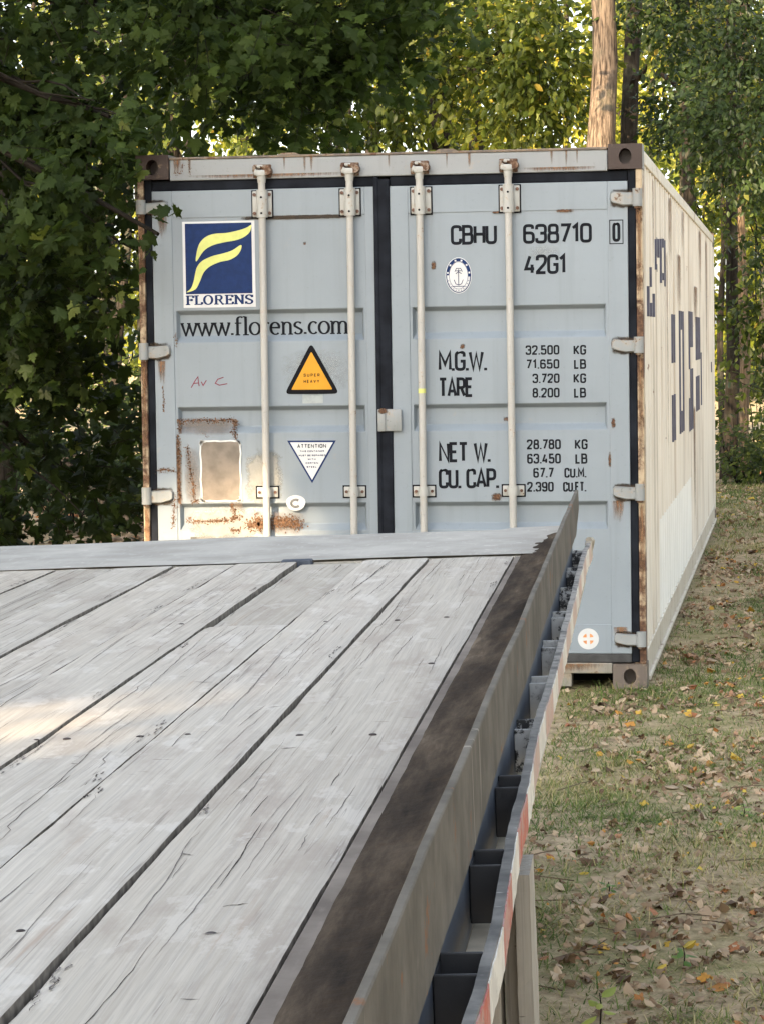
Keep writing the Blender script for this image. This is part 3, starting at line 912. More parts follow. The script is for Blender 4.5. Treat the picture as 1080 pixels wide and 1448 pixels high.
# lock rods with keepers, brackets and guides
RODS = [(-0.600, -0.603, doorL), (-0.1735, -0.1765, doorL), (0.1620, 0.1612, doorR), (0.5865, 0.5920, doorR)]
for n, (xa, xb, d) in enumerate(RODS):
    xm = xa
    xlo = xa + (xb - xa) / 1.49 * 2.1
    rod = MB().tube([(xlo, -0.022, 0.13), (xb, -0.022, 0.78), (xa, -0.022, 2.27), (xa, -0.022, 2.455)], 0.0172, 16, True).build('lock_rod', M['rod'], d, smooth='auto')
    # bracket plate with a half shell round the rod
    cx = xm + (-0.004 if n < 2 else 0.004)
    mb = MB()
    zc = 2.345
    mb.box(cx - 0.048, cx + 0.048, YF - 0.010, YF - 0.001, zc - 0.062, zc + 0.062, 0.008)
    mb.tube([(xm, -0.018, zc - 0.066), (xm, -0.018, zc + 0.066)], 0.0265, 16)
    mb.box(xm - 0.0265, xm + 0.0265, -0.018, YF - 0.008, zc - 0.060, zc + 0.060, 0.004)
    br = mb.build('rod_bracket', M['bracket'], d, smooth='auto')
    for sx in (-0.037, 0.037):
        for sz in (-0.045, 0.045):
            MB().tube([(cx + sx, YF - 0.017, zc + sz), (cx + sx, YF - 0.009, zc + sz)], 0.0085, 8).build('bracket_bolt', M['bolt'], d)
    for sz in (-0.046, 0.030):
        MB().tube([(xm, -0.0455, zc + sz), (xm, -0.043, zc + sz)], 0.0055, 8).build('grease_hole', M['black'], d)
    # cam end and keeper on the header
    mb = MB()
    mb.tube([(xm, -0.022, 2.445), (xm, -0.022, 2.478)], [0.0195, 0.0225], 14)
    mb.box(xm - 0.024, xm + 0.022, -0.048, -0.004, 2.476, 2.506, 0.006)
    mb.box(xm - 0.036, xm - 0.020, -0.040, 0.006, 2.482, 2.512, 0.005)
    mb.build('cam_end', M['bracket'], d, smooth='auto')
    mb = MB()
    mb.box(xm - 0.044, xm + 0.044, -0.006, 0.005, 2.470, 2.534, 0.005)
    mb.box(xm - 0.042, xm - 0.024, -0.040, 0.0, 2.496, 2.526, 0.006)
    mb.tube([(xm + 0.030, -0.046, 2.502), (xm + 0.030, 0.002, 2.502)], 0.021, 10)
    mb.tube([(xm - 0.004, -0.036, 2.520), (xm + 0.03, -0.03, 2.520)], 0.010, 8)
    mb.build('cam_keeper', M['rust'], d, smooth='auto')
    MB().box(xm - 0.02, xm + 0.012, -0.044, -0.005, 2.514, 2.530, 0.006).build('keeper_lug', M['bracket'], d)
    MB().box(cx - 0.054, cx + 0.054, YF - 0.0022, YF - 0.0012, zc - 0.069, zc + 0.067).build('rubber_pad', M['black'], d)
    # lower guide, a bow over the rod
    zc = 0.9525; xg = xb
    mb = MB()
    mb.box(xg - 0.0515, xg + 0.0515, YP - 0.008, YP - 0.001, zc - 0.0245, zc + 0.0245, 0.007)
    mb.tube([(xg, -0.016, zc - 0.0225), (xg, -0.016, zc + 0.0225)], 0.0245, 16)
    mb.box(xg - 0.0245, xg + 0.0245, -0.016, YP - 0.004, zc - 0.0225, zc + 0.0225, 0.003)
    mb.build('rod_guide', M['bracket'], d, smooth='auto')
    for sx in (-0.039, 0.039): MB().tube([(xg + sx, YP - 0.014, zc), (xg + sx, YP - 0.006, zc)], 0.0075, 8).build('guide_bolt', M['bolt'], d)
    MB().box(xg - 0.058, xg + 0.058, YP - 0.0025, YP - 0.0012, zc - 0.031, zc + 0.031, 0.0).build('rubber_pad', M['black'], d)
    # operating handle lower down
    mb = MB()
    sgn = 1 if n % 2 == 0 else -1
    mb.tube([(xlo * 0.1 + xb * 0.9, -0.03, 0.60), (xb + sgn * 0.06, -0.045, 0.60), (xb + sgn * 0.40, -0.04, 0.585)], [0.012, 0.011, 0.010], 10)
    mb.box(xb + sgn * 0.30, xb + sgn * 0.36, -0.03, YP - 0.001, 0.555, 0.61, 0.006)
    mb.build('rod_handle', M['rod'], d, smooth='auto')
# locking tab over the middle seal
mb = MB(); mb.box(-0.055, 0.060, -0.014, 0.001, 1.243, 1.350, 0.008)
mb.box(-0.055, -0.018, -0.022, -0.013, 1.243, 1.350, 0.005)
mb.build('door_tab', M['hinge'], doorR, smooth='auto')
patch('rust_stain', -0.055, 1.325, 0.0, 1.358, -0.0235, M['st_rust'], doorR)

def hinge(xo, z0, z1, s, d):
    """strap hinge: barrel on the post, tapering strap pressed on the stile"""
    zc = (z0 + z1) / 2
    h = (z1 - z0) / 2
    mb = MB()
    mb.tube([(xo - s * 0.020, -0.010, zc - h), (xo - s * 0.020, -0.010, zc + h)], 0.0235, 14)
    mb.build('hinge_barrel', M['hinge'], d, smooth='auto')
    mb = MB()
    a, b = xo - s * 0.036, xo - s * 0.150
    poly = [(a, zc - h * 0.92), (a - s * 0.05, zc - h * 0.95), (b + s * 0.012, zc - h * 0.60), (b, zc - h * 0.35), (b, zc + h * 0.45), (b + s * 0.010, zc + h * 0.75), (a - s * 0.04, zc + h * 0.62), (a, zc + h * 0.60)]
    if s < 0: poly = poly[::-1]
    inner = []
    cxm = sum(p[0] for p in poly) / 8; czm = sum(p[1] for p in poly) / 8
    inner = [(cxm + (p[0] - cxm) * 0.90, czm + (p[1] - czm) * 0.82) for p in poly]
    n = 8
    vs = [(p[0], YF - 0.001, p[1]) for p in poly] + [(p[0], YF - 0.018, p[1]) for p in inner]
    # the post end stands proud
    fs = [tuple(range(n, 2 * n))]
    for i in range(n):
        j = (i + 1) % n
        fs.append((i, j, n + j, n + i))
    mb.add(vs, fs)
    mb.build('hinge_strap', M['hinge'], d)
    patch('grime_stain', min(a, b) - 0.008, zc - h - 0.012, max(a, b) + 0.010, zc + h + 0.006, YF - 0.0022, M['st_grime'], d)
    MB().tube([(xo - s * 0.020, -0.010, zc - h - 0.010), (xo - s * 0.020, -0.010, zc - h - 0.001)], 0.016, 10).build('hinge_pin', M['rust'], d)
for z0, z1 in ((2.307, 2.376), (1.603, 1.684), (0.898, 0.980), (0.203, 0.276)):
    hinge(-1.2195, z0, z1, -1, doorL)
for z0, z1 in ((2.296, 2.380), (1.603, 1.680), (0.902, 0.981), (0.203, 0.275)):
    hinge(1.2175, z0, z1, 1, doorR)

# ---- stickers and writing on the left door
st = flat_poly('logo_sticker', [(-1.002, 1.8514), (-0.6457, 1.8514), (-0.6457, 2.2679), (-1.002, 2.2679)], YP, M['white'], doorL)
flat_poly('logo_field', [(-0.9886, 1.9175), (-0.6604, 1.9175), (-0.6604, 2.2581), (-0.9886, 2.2581)], YP - 0.0014, M['blue'], doorL)
def smooth_closed(pts, n=4):
    """Catmull-Rom through a closed outline; keeps the two tips sharp enough"""
    out = []
    m = len(pts)
    for i in range(m):
        p0, p1, p2, p3 = (Vector(pts[(i + k - 1) % m]) for k in range(4))
        for k in range(n):
            u = k / n
            q_ = 0.5 * ((2 * p1) + (p2 - p0) * u + (2 * p0 - 5 * p1 + 4 * p2 - p3) * u * u + (3 * p1 - p0 - 3 * p2 + p3) * u ** 3)
            out.append((q_.x, q_.y))
    return out
sw1 = [(-0.9357, 2.0747), (-0.9311, 2.1226), (-0.9155, 2.1643), (-0.8843, 2.1936), (-0.8411, 2.2071), (-0.7798, 2.2107), (-0.7184, 2.2226), (-0.6815, 2.235), (-0.6606, 2.2465), (-0.6634, 2.2251), (-0.676, 2.2038), (-0.7069, 2.1841), (-0.7438, 2.1729), (-0.7929, 2.1655), (-0.8544, 2.1511), (-0.8979, 2.1244)]
sw2 = [(-0.9852, 1.9267), (-0.964, 1.9455), (-0.9498, 1.9789), (-0.9404, 2.0208), (-0.93, 2.0506), (-0.9049, 2.0777), (-0.8554, 2.0996), (-0.8061, 2.1106), (-0.7569, 2.1253), (-0.7136, 2.1508), (-0.714, 2.128), (-0.7329, 2.1009), (-0.77, 2.08), (-0.8192, 2.0702), (-0.8686, 2.0495), (-0.8998, 2.0201), (-0.9191, 1.9784), (-0.9419, 1.9404)]
for sw in (sw1, sw2):
    flat_poly('logo_stripe', smooth_closed(sw), YP - 0.0028, M['yellow'], doorL)
lettering('logo_lettering', 'FLORENS', -0.992, 1.8660, -0.6556, 1.9105, YP - 0.0012, M['blue'], doorL, weight=0.27, serif=True, thin=0.11)
lettering('web_lettering', 'www.florens.com', -1.0245, 1.717, -0.194, 1.8060, YP + 0.0330, M['ink'], doorL, weight=0.15, serif=True, thin=0.065)
# red marker scrawl
mb = MB()
sc_ = [[(-0.972, 1.4642), (-0.9529, 1.4965), (-0.9378, 1.5169), (-0.9358, 1.4903), (-0.9325, 1.471)], [(-0.9606, 1.4846), (-0.9359, 1.4867)], [(-0.9222, 1.4925), (-0.9127, 1.4743), (-0.8962, 1.4994)], [(-0.8111, 1.5128), (-0.8396, 1.5035), (-0.8522, 1.4844), (-0.8327, 1.4745), (-0.7933, 1.4813)]]
for k, s_ in enumerate(sc_):
    L, R = ribbon(s_, 0.0024)
    n = len(L)
    mb.add([(p.x, YP - 0.0012 - 0.0001 * k, p.y) for p in L + R], [(i, i + 1, n + i + 1, n + i) for i in range(n - 1)])
mb.build('marker_scrawl', M['red_ink'], doorL)
# yellow warning triangle
flat_poly('tape_patch', [(-0.4248, 1.381), (-0.3245, 1.381), (-0.3245, 1.428), (-0.4248, 1.428)], YP, M['grey_tape'], doorL, th=0.0006)
flat_poly('warning_triangle', round_poly([(-0.512, 1.4270), (-0.2435, 1.4260), (-0.3778, 1.6740)], 0.034), YP - 0.0008, M['black'], doorL)
flat_poly('triangle_field', round_poly([(-0.4780, 1.4480), (-0.2765, 1.4470), (-0.3775, 1.6310)], 0.008), YP - 0.0022, M['amber'], doorL)
lettering('warning_lettering', 'SUPER', -0.4161, 1.5105, -0.3379, 1.5250, YP - 0.0034, M['ink'], doorL, 0.19, gap=0.5)
lettering('warning_lettering', 'HEAVY', -0.4166, 1.4800, -0.3400, 1.4950, YP - 0.0034, M['ink'], doorL, 0.19, gap=0.5)
# attention triangle, point down
flat_poly('notice_triangle', [(-0.503, 1.2018), (-0.3838, 0.9945), (-0.2641, 1.2005)], YP, M['blue'], doorL)
flat_poly('notice_field', [(-0.4890, 1.1935), (-0.3838, 1.0110), (-0.2785, 1.1922)], YP - 0.0014, M['white'], doorL)
lettering('notice_lettering', 'ATTENTION', -0.4536, 1.1655, -0.3118, 1.1845, YP - 0.0026, M['ink'], doorL, 0.19, gap=0.28)
for tx, a, b, z0, z1 in (('THIS CONTAINER', -.4417, -.3221, 1.146, 1.154), ('MUST BE REPAIRED', -.4469, -.3151, 1.1255, 1.1335), ('WITH', -.4033, -.3641, 1.107, 1.115), ('CORTEN', -.4134, -.3522, 1.0885, 1.0965), ('STEEL', -.4088, -.3599, 1.0695, 1.0775)):
    lettering('notice_lettering', tx, a, z0, b, z1, YP - 0.0026, M['smallink'], doorL, 0.26, gap=0.35)
# faded data plate in a bead of sealant
flat_poly('data_plate', round_poly([(-0.930, 0.912), (-0.7365, 0.912), (-0.7365, 1.202), (-0.930, 1.202)], 0.016), YP - 0.0008, M['plate'], doorL, th=0.002)
rim = round_poly([(-0.931, 0.911), (-0.7355, 0.911), (-0.7355, 1.203), (-0.931, 1.203)], 0.018)
pts = []
for i, p in enumerate(rim):
    q_ = rim[(i + 1) % len(rim)]
    for k in range(6):
        u = k / 6; x = p[0] + (q_[0] - p[0]) * u; z = p[1] + (q_[1] - p[1]) * u
        j = 0.0016 * math.sin(i * 3.1 + k * 2.2) + 0.0012 * math.sin(x * 310 + z * 190)
        pts.append((x + j, z - j * 0.7))
L, R = ribbon(pts, 0.0038, True)
n = len(L)
mb = MB()
mb.add([(p.x, YP - 0.0042, p.y) for p in L] + [(p.x, YP - 0.0042, p.y) for p in R], [(i, (i + 1) % n, n + (i + 1) % n, n + i) for i in range(n)])
mb.build('plate_sealant', M['plate_edge'], doorL)
# small white vent sticker with a C
ccx, ccz = -0.466, 0.8995
flat_poly('ring_sticker', [(ccx + 0.047 * math.copysign(abs(math.cos(a)) ** 1.15, math.cos(a)) * (1 + 0.05 * math.sin(3 * a)), ccz + 0.040 * math.sin(a) * (1 + 0.06 * math.cos(2 * a))) for a in [2 * math.pi * k / 36 for k in range(36)]], YP - 0.0005, M['white'], doorL)
L, R = ribbon(arc(ccx, ccz - 0.002, 0.0215, 0.0175, 50, 318, 16), 0.0062)
n = len(L); mb = MB(); mb.add([(p.x, YP - 0.0030, p.y) for p in L + R], [(i, i + 1, n + i + 1, n + i) for i in range(n - 1)])
mb.build('ring_lettering', M['rail_grey'], doorL)
# dark slot plate low on the left door
flat_poly('slot_plate', [(-0.99, 0.700), (-0.655, 0.700), (-0.655, 0.737), (-0.99, 0.737)], YP, M['rail_grey'], doorL)
# wear of the left door: pale film where old labels came off, rust where the paint broke
patch('scuffed_area', -1.052, 0.70, -0.55, 0.905, YP - 0.0042, M['st_scuff'], doorL)
patch('scuffed_area', -0.74, 0.86, -0.50, 1.20, YP - 0.0007, M['st_scuff'], doorL)
flat_poly('old_label_mark', [(-1.049, 1.118), (-0.640, 1.118), (-0.640, 1.236), (-1.049, 1.236)], YP, M['door'], doorL, th=0.0006)
def rust_trail(name, paths, y, parent, n=160, wd=0.008, big=0.006):
    """rust scale broken through the paint: many ragged flecks crowding along a line"""
    R = random.Random(int(abs(paths[0][0][0]) * 9999) + n)
    mb = MB()
    for pts in paths:
        sl_ = [math.dist(pts[i], pts[i + 1]) for i in range(len(pts) - 1)]; tot = sum(sl_)
        # solid ragged core of the line
        fine = []
        for i in range(len(pts) - 1):
            m = max(2, int(sl_[i] / 0.004))
            for k in range(m):
                u = k / m
                fine.append((pts[i][0] + (pts[i + 1][0] - pts[i][0]) * u, pts[i][1] + (pts[i + 1][1] - pts[i][1]) * u))
        prev = None
        for i in range(1, len(fine) - 1):
            tx_, tz_ = fine[i + 1][0] - fine[i - 1][0], fine[i + 1][1] - fine[i - 1][1]; l_ = math.hypot(tx_, tz_) or 1
            nx_, nz_ = -tz_ / l_, tx_ / l_
            wv = n3_(i * 0.21 + pts[0][0] * 50); ha = wd * (0.35 + 0.9 * wv + R.uniform(-.25, .25)); hb = wd * (0.35 + 0.9 * n3_(i * 0.24 + 77 + pts[0][0] * 50) + R.uniform(-.25, .25))
            if ha <= 0.0005 or hb <= 0.0005: prev = None; continue
            j = len(mb.v)
            mb.v += [(fine[i][0] + nx_ * ha, y - 0.0011, fine[i][1] + nz_ * ha), (fine[i][0] - nx_ * hb, y - 0.0011, fine[i][1] - nz_ * hb)]
            if prev is not None: mb.f.append((prev, prev + 1, j + 1, j))
            prev = j
        for k in range(int(3.2 * n * tot / 0.3)):
            d = R.random() * tot; i = 0
            while i < len(sl_) - 1 and d > sl_[i]: d -= sl_[i]; i += 1
            u = d / sl_[i]
            g_ = 0.6 + 0.9 * abs(n3_(pts[i][0] * 30 + u * 9 + i * 3.1))
            x = pts[i][0] + (pts[i + 1][0] - pts[i][0]) * u + R.gauss(0, wd * g_); z = pts[i][1] + (pts[i + 1][1] - pts[i][1]) * u + R.gauss(0, wd * g_)
            r = 0.95 * big * (0.12 + 0.85 * R.random() ** 2.5) * g_; a0 = R.random() * 6.28; st_ = R.uniform(0.4, 1.0)
            m = 7
            vs = []
            for j in range(m):
                a = 6.283 * j / m; q_ = r * R.uniform(0.6, 1.25)
                ex, ez = q_ * math.cos(a), q_ * st_ * math.sin(a)
                vs.append((x + ex * math.cos(a0) - ez * math.sin(a0), y - 0.00004 * (k % 25), z + ex * math.sin(a0) + ez * math.cos(a0)))
            mb.add(vs, [tuple(range(m))])
    me = bpy.data.meshes.new(name); me.from_pydata(mb.v, [], mb.f); me.update()
    o = link(name, me, M['rustfilm'], parent); o['kind'] = 'stuff'
    return o
def n3_(t_): return mnoise.noise(Vector((t_, 3.7, 1.1)))
rust_trail('rust_trail', [[(-1.043, 1.300), (-0.93, 1.306), (-0.85, 1.302), (-0.775, 1.308), (-0.745, 1.285)], [(-0.752, 1.30), (-0.765, 1.25), (-0.752, 1.205)], [(-1.036, 1.30), (-1.03, 1.245)]], YP - 0.0008 - 0.004 * 0, doorL, 330, 0.0075, 0.0055)
rust_trail('rust_trail', [[(-1.045, 1.235), (-1.035, 1.12), (-1.046, 1.03), (-1.038, 0.90)], [(-1.048, 1.2), (-1.040, 0.92)]], YP - 0.0014, doorL, 300, 0.007, 0.0055)
rust_trail('rust_trail', [[(-0.998, 1.185), (-0.990, 1.10), (-0.972, 1.0), (-0.968, 0.93), (-0.955, 0.905)], [(-0.985, 0.90), (-0.945, 0.915)], [(-0.905, 1.232), (-0.89, 1.225)]], YP - 0.0008, doorL, 190, 0.008, 0.0055)
rust_trail('rust_trail', [[(-1.148, 1.062), (-1.10, 1.068), (-1.056, 1.055)], [(-1.062, 0.95), (-1.075, 0.78)]], YF - 0.0008, doorL, 170, 0.008, 0.005)
rust_trail('rust_trail', [[(-1.005, 0.815), (-0.90, 0.812), (-0.79, 0.818), (-0.735, 0.835)], [(-0.785, 0.90), (-0.765, 0.85), (-0.775, 0.815)], [(-0.79, 0.77), (-0.74, 0.765)]], YP - 0.0046, doorL, 260, 0.008, 0.006)
rust_trail('rust_trail', [[(-0.71, 0.80), (-0.62, 0.79), (-0.52, 0.80), (-0.435, 0.79)], [(-0.70, 0.785), (-0.60, 0.815), (-0.45, 0.812)], [(-0.66, 0.835), (-0.64, 0.77)]], YP - 0.0046, doorL, 420, 0.014, 0.007)
rust_trail('rust_trail', [[(-1.112, 1.47), (-1.108, 1.40), (-1.111, 1.35)]], YF - 0.0008, doorL, 130, 0.003, 0.006)
rust_trail('rust_trail', [[(-1.045, 1.73), (-1.04, 1.66)]], YF - 0.0008, doorL, 130, 0.004, 0.005)
rust_trail('rust_trail', [[(-1.04, 2.505), (-1.0, 2.50), (-0.99, 2.55)], [(-0.958, 2.56), (-0.958, 2.49)]], 0.0052, box, 130, 0.005, 0.004)
for r in ((-1.055, 1.225, -0.735, 1.325), (-1.062, 0.86, -1.020, 1.25), (-1.02, 0.88, -0.93, 1.19), (-1.02, 0.775, -0.72, 0.86), (-0.76, 0.735, -0.40, 0.865), (-0.80, 0.80, -0.72, 0.92)):
    patch('rust_bleed', *r, YP - 0.0007, M['st_bleed'], doorL)
for (x, z, a, b) in ((-0.60, 2.10, .012, .012), (-0.4015, 2.152, .010, .010), (-0.84, 2.355, .01, .01)):
    patch('rust_stain', x - a, z - b, x + a, z + b, YP - 0.0012, M['st_rust'], doorL)

# ---- writing on the right door
def tx(s, a, b, c, d, y=YP, wt=0.155, **k):
    return lettering('marking', s, a, b, c, d, y, M['ink'], doorR, wt, **k)
tx('CBHU', 0.3046, 2.1304, 0.5263, 2.2250)
tx('638710', 0.6508, 2.1290, 0.9790, 2.2225)
tx('0', 1.0760, 2.1300, 1.1145, 2.2225, YF)
L, R = ribbon([(1.0642, 2.1215), (1.1265, 2.1215), (1.1265, 2.2325), (1.0642, 2.2325)], 0.0022, True)
mb = MB(); mb.add([(p.x, YF - 0.001, p.y) for p in L + R], [(i, (i + 1) % 4, 4 + (i + 1) % 4, 4 + i) for i in range(4)])
mb.build('check_digit_frame', M['ink'], doorR)
tx('42G1', 0.6551, 1.9835, 0.8569, 2.0772)
tx('M.G.W.', 0.2373, 1.5285, 0.4710, 1.6245, wt=0.15)
tx('TARE', 0.2356, 1.4025, 0.4043, 1.4975, wt=0.15)
tx('NET W.', 0.2326, 1.0900, 0.4827, 1.1875, wt=0.15)
tx('CU. CAP.', 0.2308, 0.9640, 0.5216, 1.0600, wt=0.15)
for s_, a, b, c, d in (('32.500', .6567, 1.6003, .8182, 1.6460), ('KG', .8858, 1.5975, .9458, 1.6445), ('71.650', .6584, 1.5334, .8174, 1.5785), ('LB', .8875, 1.5305, .9451, 1.5768),
                       ('3.720', .6881, 1.4650, .8179, 1.5105), ('KG', .8843, 1.4625, .9444, 1.5090), ('8.200', .6873, 1.3957, .8172, 1.4424), ('LB', .8860, 1.3935, .9436, 1.4408),
                       ('28.780', .6575, 1.1485, .8205, 1.1965), ('KG', .8870, 1.1465, .9484, 1.1955), ('63.450', .6579, 1.0800, .8198, 1.1284), ('LB', .8887, 1.0780, .9464, 1.1273),
                       ('67.7', .6865, 1.0125, .7849, 1.0604), ('CU.M.', .8356, 1.0115, .9409, 1.0590), ('2.390', .6564, .9455, .7841, .9933), ('CU.FT.', .8287, .9445, .9402, .9922)):
    tx(s_, a, b, c, d, wt=0.175, gap=0.26)
# oval class emblem: blue ring, white middle with a slim anchor-like figure, small marks round the rim
oc = (0.3400, 1.9848)
def oval(rx, rz, n=40): return [(oc[0] + rx * math.cos(2 * math.pi * k / n), oc[1] + rz * math.sin(2 * math.pi * k / n)) for k in range(n)]
flat_poly('emblem_sticker', oval(0.0630, 0.0860), YP, M['white'], doorR)
L, R = ribbon(oval(0.0580, 0.0805), 0.0022, True)
mb = MB(); n = len(L)
def ringmesh(mb, L, R, y):
    n = len(L); mb.add([(p.x, y, p.y) for p in L + R], [(i, (i + 1) % n, n + (i + 1) % n, n + i) for i in range(n)])
ringmesh(mb, L, R, YP - 0.0020)
top = [(oc[0] + 0.0525 * math.cos(math.radians(a)), oc[1] + 0.0735 * math.sin(math.radians(a))) for a in range(-5, 186, 8)]
L, R = ribbon(top, 0.0062); n = len(L)
mb.add([(p.x, YP - 0.0022, p.y) for p in L + R], [(i, i + 1, n + i + 1, n + i) for i in range(n - 1)])
L, R = ribbon(oval(0.0450, 0.0650), 0.0010, True); ringmesh(mb, L, R, YP - 0.0024)
mb.build('emblem_ring', M['blue'], doorR)
mb = MB()
for k, a in enumerate(range(10, 171, 32)):
    x = oc[0] + 0.0525 * math.cos(math.radians(a)); z = oc[1] + 0.0735 * math.sin(math.radians(a))
    mb.box(x - .0042, x + .0042, YP - 0.0034, YP - 0.0027, z - .0042, z + .0042)
mb.build('emblem_marks', M['white'], doorR)
mb = MB()
for k, s_ in enumerate([[(0, .030), (0, -.045)], [(-.018, .018), (-.010, .034), (.010, .034), (.018, .018)], [(-.014, .008), (0, .018), (.014, .008)], [(-.022, -.020), (-.014, -.040), (0, -.046), (.014, -.040), (.022, -.020)], [(-.03, -.052), (.03, -.052)], [(-.012, .022), (.012, .022)]]):
    L, R = ribbon([(oc[0] + a, oc[1] + b) for a, b in s_], 0.0016); n = len(L)
    mb.add([(p.x, YP - 0.0022 - 0.0001 * k, p.y) for p in L + R], [(i, i + 1, n + i + 1, n + i) for i in range(n - 1)])
for a in range(200, 341, 14):
    x = oc[0] + 0.0515 * math.cos(math.radians(a)); z = oc[1] + 0.0725 * math.sin(math.radians(a))
    mb.box(x - .0022, x + .0022, YP - 0.0032, YP - 0.0026, z - .0018, z + .0018)
mb.build('emblem_figure', M['smallink'], doorR)
# round white sticker near the bottom corner
rc = (0.9425, 0.238)
flat_poly('round_sticker', [(rc[0] + 0.0505 * math.cos(2 * math.pi * k / 36), rc[1] + 0.0505 * math.sin(2 * math.pi * k / 36)) for k in range(36)], YF, M['white'], doorR)
for a0 in (20, 110, 200, 290):
    pl = [(rc[0] + 0.010 * math.cos(math.radians(a0 + 25)), rc[1] + 0.010 * math.sin(math.radians(a0 + 25)))] + [(rc[0] + 0.027 * math.cos(math.radians(a0 + t_)), rc[1] + 0.027 * math.sin(math.radians(a0 + t_))) for t_ in (0, 18, 36, 54)]
    flat_poly('sticker_mark', pl, YF - 0.0014, M['orange'], doorR, th=0.0008)
# wear of the right door and the frame
for r in ((0.50, 2.274, 0.55, 2.288), (0.80, 2.272, 0.90, 2.292), (0.205, 2.01, 0.235, 2.06), (0.48, 0.898, 0.54, 0.945), (1.06, 1.24, 1.085, 1.30), (1.045, 1.05, 1.062, 1.14), (0.34, 1.63, 0.37, 1.66), (0.54, 1.28, 0.60, 1.31)):
    patch('rust_stain', *r, YF - 0.0012 if r[0] > 1.044 or r[1] > 2.26 else YP - 0.0012, M['st_rust'], doorR)
patch('rust_streak', 1.060, 0.78, 1.125, 0.905, YF - 0.0013, M['st_streak'], doorR)
patch('rust_streak', 1.055, 0.167, 1.140, 0.30, YF - 0.0013, M['st_streak'], doorR)
patch('rust_streak', -1.14, 1.46, -1.09, 1.60, YF - 0.0013, M['st_streak'], doorL)
patch('rust_streak', -1.13, 2.18, -1.07, 2.31, YF - 0.0013, M['st_streak'], doorL)
patch('grime_line', -0.75, 2.268, -0.11, 2.290, YF - 0.0011, M['st_grime'], doorL)
patch('faint_mark', 0.66, 2.04, 0.84, 2.13, YP - 0.0007, M['st_faint'], doorR)
patch('faint_mark', -0.55, 1.42, -0.16, 1.66, YP - 0.0006, M['st_faint'], doorL)
for x0, x1 in ((-1.045, -0.995), (-0.966, -0.950), (-0.500, -0.487), (-0.402, -0.386), (-0.37, -0.352), (0.008, 0.020), (0.39, 0.410), (0.785, 0.80), (0.855, 0.870), (0.908, 0.918), (0.287, 0.297)):
    patch('rust_streak', x0, 2.482, x1, 2.572, 0.0045, M['st_streak'], box)
patch('rust_stain', -1.05, 2.468, -0.1, 2.49, 0.0042, M['st_streak'], box)
patch('rust_stain', 0.6, 2.468, 1.05, 2.49, 0.0042, M['st_streak'], box)
for z0, z1 in ((0.25, 0.9), (0.9, 1.6), (1.65, 2.3)):
    patch('rust_streak', 1.189, z0, 1.2185, z1, 0.0026, M['st_streak'], box)
    patch('rust_streak', -1.2185, z0, -1.189, z1, 0.0026, M['st_streak'], box)
patch('rust_streak', 0.6, 0.075, 1.05, 0.12, 0.0086, M['st_streak'], box)
# yellow scrap of tape on a rod
MB().tube([(0.1615, -0.022, 1.425), (0.1615, -0.022, 1.447)], 0.0185, 14).build('tape_scrap', M['yellow'], doorR)

# ------------------------------------------------------------------ the flatbed trailer
TRX = Vector((0.998452, 0.0499689, 0.0244318))     # across, to the right
TRY = Vector((-0.0501264, 0.9987256, 0.0058802))   # along, towards the container
TRZ = Vector((-0.0241068, -0.0070957, 0.9996842))
tr = empty('flatbed_trailer')
Tm = Matrix((TRX, TRY, TRZ)).transposed().to_4x4()
Tm.translation = Vector((1.93752, -13.42697, 1.07959))   # deck surface is z = 0 in the trailer's own frame
tr.matrix_world = Tm
tag(tr, 'flatbed trailer with grey weathered plank deck and steel side rail, standing before the container', 'trailer')
S0, S1 = -1.6, 7.37

def n3(x, y, z=0.0): return mnoise.noise(Vector((x, y, z)))

